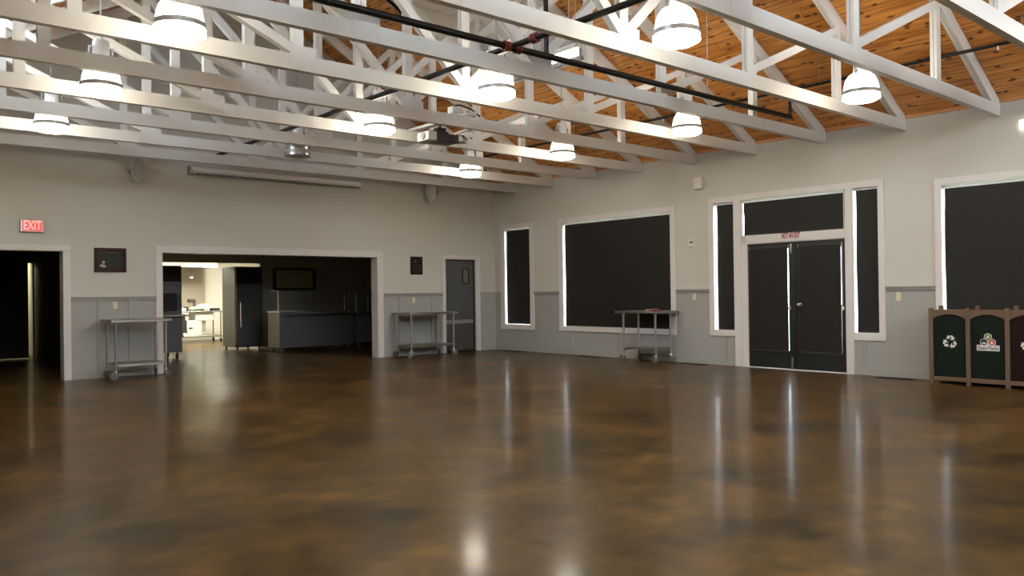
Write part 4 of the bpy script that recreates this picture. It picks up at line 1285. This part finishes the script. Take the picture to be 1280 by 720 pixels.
bl = thing('roll_of_wrap', (-4.10, 8.425, 0.19), 'small white roll on the front edge of the kitchen table shelf', 'roll')
MB().lathe([(0.018, -0.04), (0.05, -0.04), (0.05, 0.04), (0.018, 0.04)], (-4.10, 8.425, 0.24), 16, 0, 'Y').build('paper', M['white_plastic'], bl)
def blob(name, loc, r, mat, label, cat, seed, sz=(1, 1, 1)):
    rnd = random.Random(seed)
    o = thing(name, loc, label, cat)
    mb = MB()
    n, m_ = 16, 9
    vs, fs = [], []
    for j in range(m_ + 1):
        t = PI * j / m_
        for i in range(n):
            a = 2 * PI * i / n
            k = 1 + 0.16 * math.sin(3 * a + seed) * math.sin(t) + rnd.uniform(-0.08, 0.08)
            vs.append((r * sz[0] * k * math.sin(t) * math.cos(a), r * sz[1] * k * math.sin(t) * math.sin(a), max(0.002, r * sz[2] * (1 - math.cos(t) * k) * 0.62)))
    for j in range(m_):
        for i in range(n):
            fs.append((j * n + i, j * n + (i + 1) % n, (j + 1) * n + (i + 1) % n, (j + 1) * n + i))
    mb.add(vs, fs, True).build('bag', mat, o, local=True)
    return o
g1 = blob('shopping_bag', (-3.75, 8.66, 0.885), 0.135, M['bag_green'], 'light green plastic bag on the kitchen table', 'bag', 3, (1.15, 0.9, 0.75))
blob('shopping_bag', (-3.42, 8.92, 0.885), 0.15, M['bag'], 'pale crumpled plastic bag standing behind the light green bag', 'bag', 5, (1.2, 0.8, 1.0))
def tub(x, y, w_, d_, h_, mat, label, name='food_container'):
    o = thing(name, (x, y, 0.885), label, 'container')
    MB().box((x - w_ / 2, y - d_ / 2, 0.885), (x + w_ / 2, y + d_ / 2, 0.885 + h_)).build('tub', mat, o, bevel=0.012)
    MB().box((x - w_ / 2 - 0.008, y - d_ / 2 - 0.008, 0.885 + h_), (x + w_ / 2 + 0.008, y + d_ / 2 + 0.008, 0.885 + h_ + 0.018)).build('lid', mat, o, bevel=0.006)
tub(-4.18, 8.62, 0.28, 0.26, 0.07, M['white_enamel'], 'low white container at the left end of the kitchen table')
tub(-3.99, 8.66, 0.07, 0.2, 0.11, M['rubber'], 'small dark container between the white container and the green bag')
tub(-3.44, 8.62, 0.12, 0.2, 0.09, M['white_enamel'], 'small white container right of the light green bag')
tub(-3.22, 8.60, 0.22, 0.22, 0.055, M['rubber'], 'flat dark container at the right end of the kitchen table')
mx_ = thing('stand_mixer', (-3.70, 9.0, 0.885), 'dark appliance behind the bags on the kitchen table', 'appliance')
MB().box((-3.80, 8.95, 0.885), (-3.60, 9.10, 0.92)).box((-3.66, 8.98, 0.92), (-3.60, 9.08, 1.17)).build('stand', M['steel_dark'], mx_, bevel=0.01)
MB().box((-3.82, 8.97, 1.12), (-3.60, 9.09, 1.22)).build('head', M['rubber'], mx_, bevel=0.03)
hd = thing('exhaust_hood', (-3.9, 9.4, 2.1), 'steel exhaust hood above the kitchen table', 'hood')
MB().prism([(8.6, 2.10), (9.86, 2.10), (9.86, 2.6), (8.9, 2.6)], 0, -4.9, -3.1).build('canopy', M['kitchen_panel'], hd)
MB().box((-4.6, 8.59, 2.09), (-3.55, 8.63, 2.115)).build('grease_slot', M['rubber'], hd)
ldl = thing('ladle', (-3.78, 8.9, 1.9), 'white ladle hanging under the kitchen exhaust hood', 'ladle')
MB().tube([(-3.82, 8.75, 2.085), (-3.82, 8.75, 1.86)], 0.008, 8).build('handle', M['rubber'], ldl)
MB().lathe([(0.0, -0.05), (0.04, -0.04), (0.055, 0.0), (0.05, 0.002), (0.0, -0.04)], (-3.80, 8.75, 1.84), 14).build('bowl', M['white_enamel'], ldl)

# ------------------------------------------------------------------ world, view, camera
wd = bpy.data.worlds.new('sky'); scene.world = wd
wd.use_nodes = True
nt = wd.node_tree
bg = nt.nodes['Background']
bg.inputs['Color'].default_value = (0.78, 0.89, 1.0, 1)
bg.inputs['Strength'].default_value = 11.0

vsn = scene.view_settings
scene.display_settings.display_device = 'sRGB'
vsn.view_transform = 'Standard'
vsn.look = 'None'
vsn.exposure = 0.97
vsn.gamma = 1.0
vsn.use_curve_mapping = False
try:
    scene.cycles.use_denoising = True
    scene.cycles.max_bounces = 8
    scene.cycles.diffuse_bounces = 5
    scene.cycles.glossy_bounces = 4
    scene.cycles.transparent_max_bounces = 12
    scene.cycles.sample_clamp_indirect = 8.0
    scene.cycles.caustics_reflective = False
    scene.cycles.caustics_refractive = False
except Exception:
    pass

YAW, PITCH, ROLL, FPX = 0.859300588, 0.00589819, -0.01298912, 1002.16132
cam = bpy.data.cameras.new('camera')
cam.sensor_width = 36.0
cam.lens = FPX * 36.0 / 1280.0
cam.clip_start = 0.05
cam.clip_end = 200
co = bpy.data.objects.new('camera', cam)
COL.objects.link(co)
F = Vector((math.cos(YAW) * math.cos(PITCH), math.sin(YAW) * math.cos(PITCH), math.sin(PITCH)))
R = Vector((math.sin(YAW), -math.cos(YAW), 0))
U = R.cross(F)
R2 = R * math.cos(ROLL) + U * math.sin(ROLL)
U2 = -R * math.sin(ROLL) + U * math.cos(ROLL)
mw = Matrix((R2, U2, -F)).transposed().to_4x4()
mw.translation = Vector((-11.6583770, -14.0952786, 1.28143359))
co.matrix_world = mw
scene.camera = co
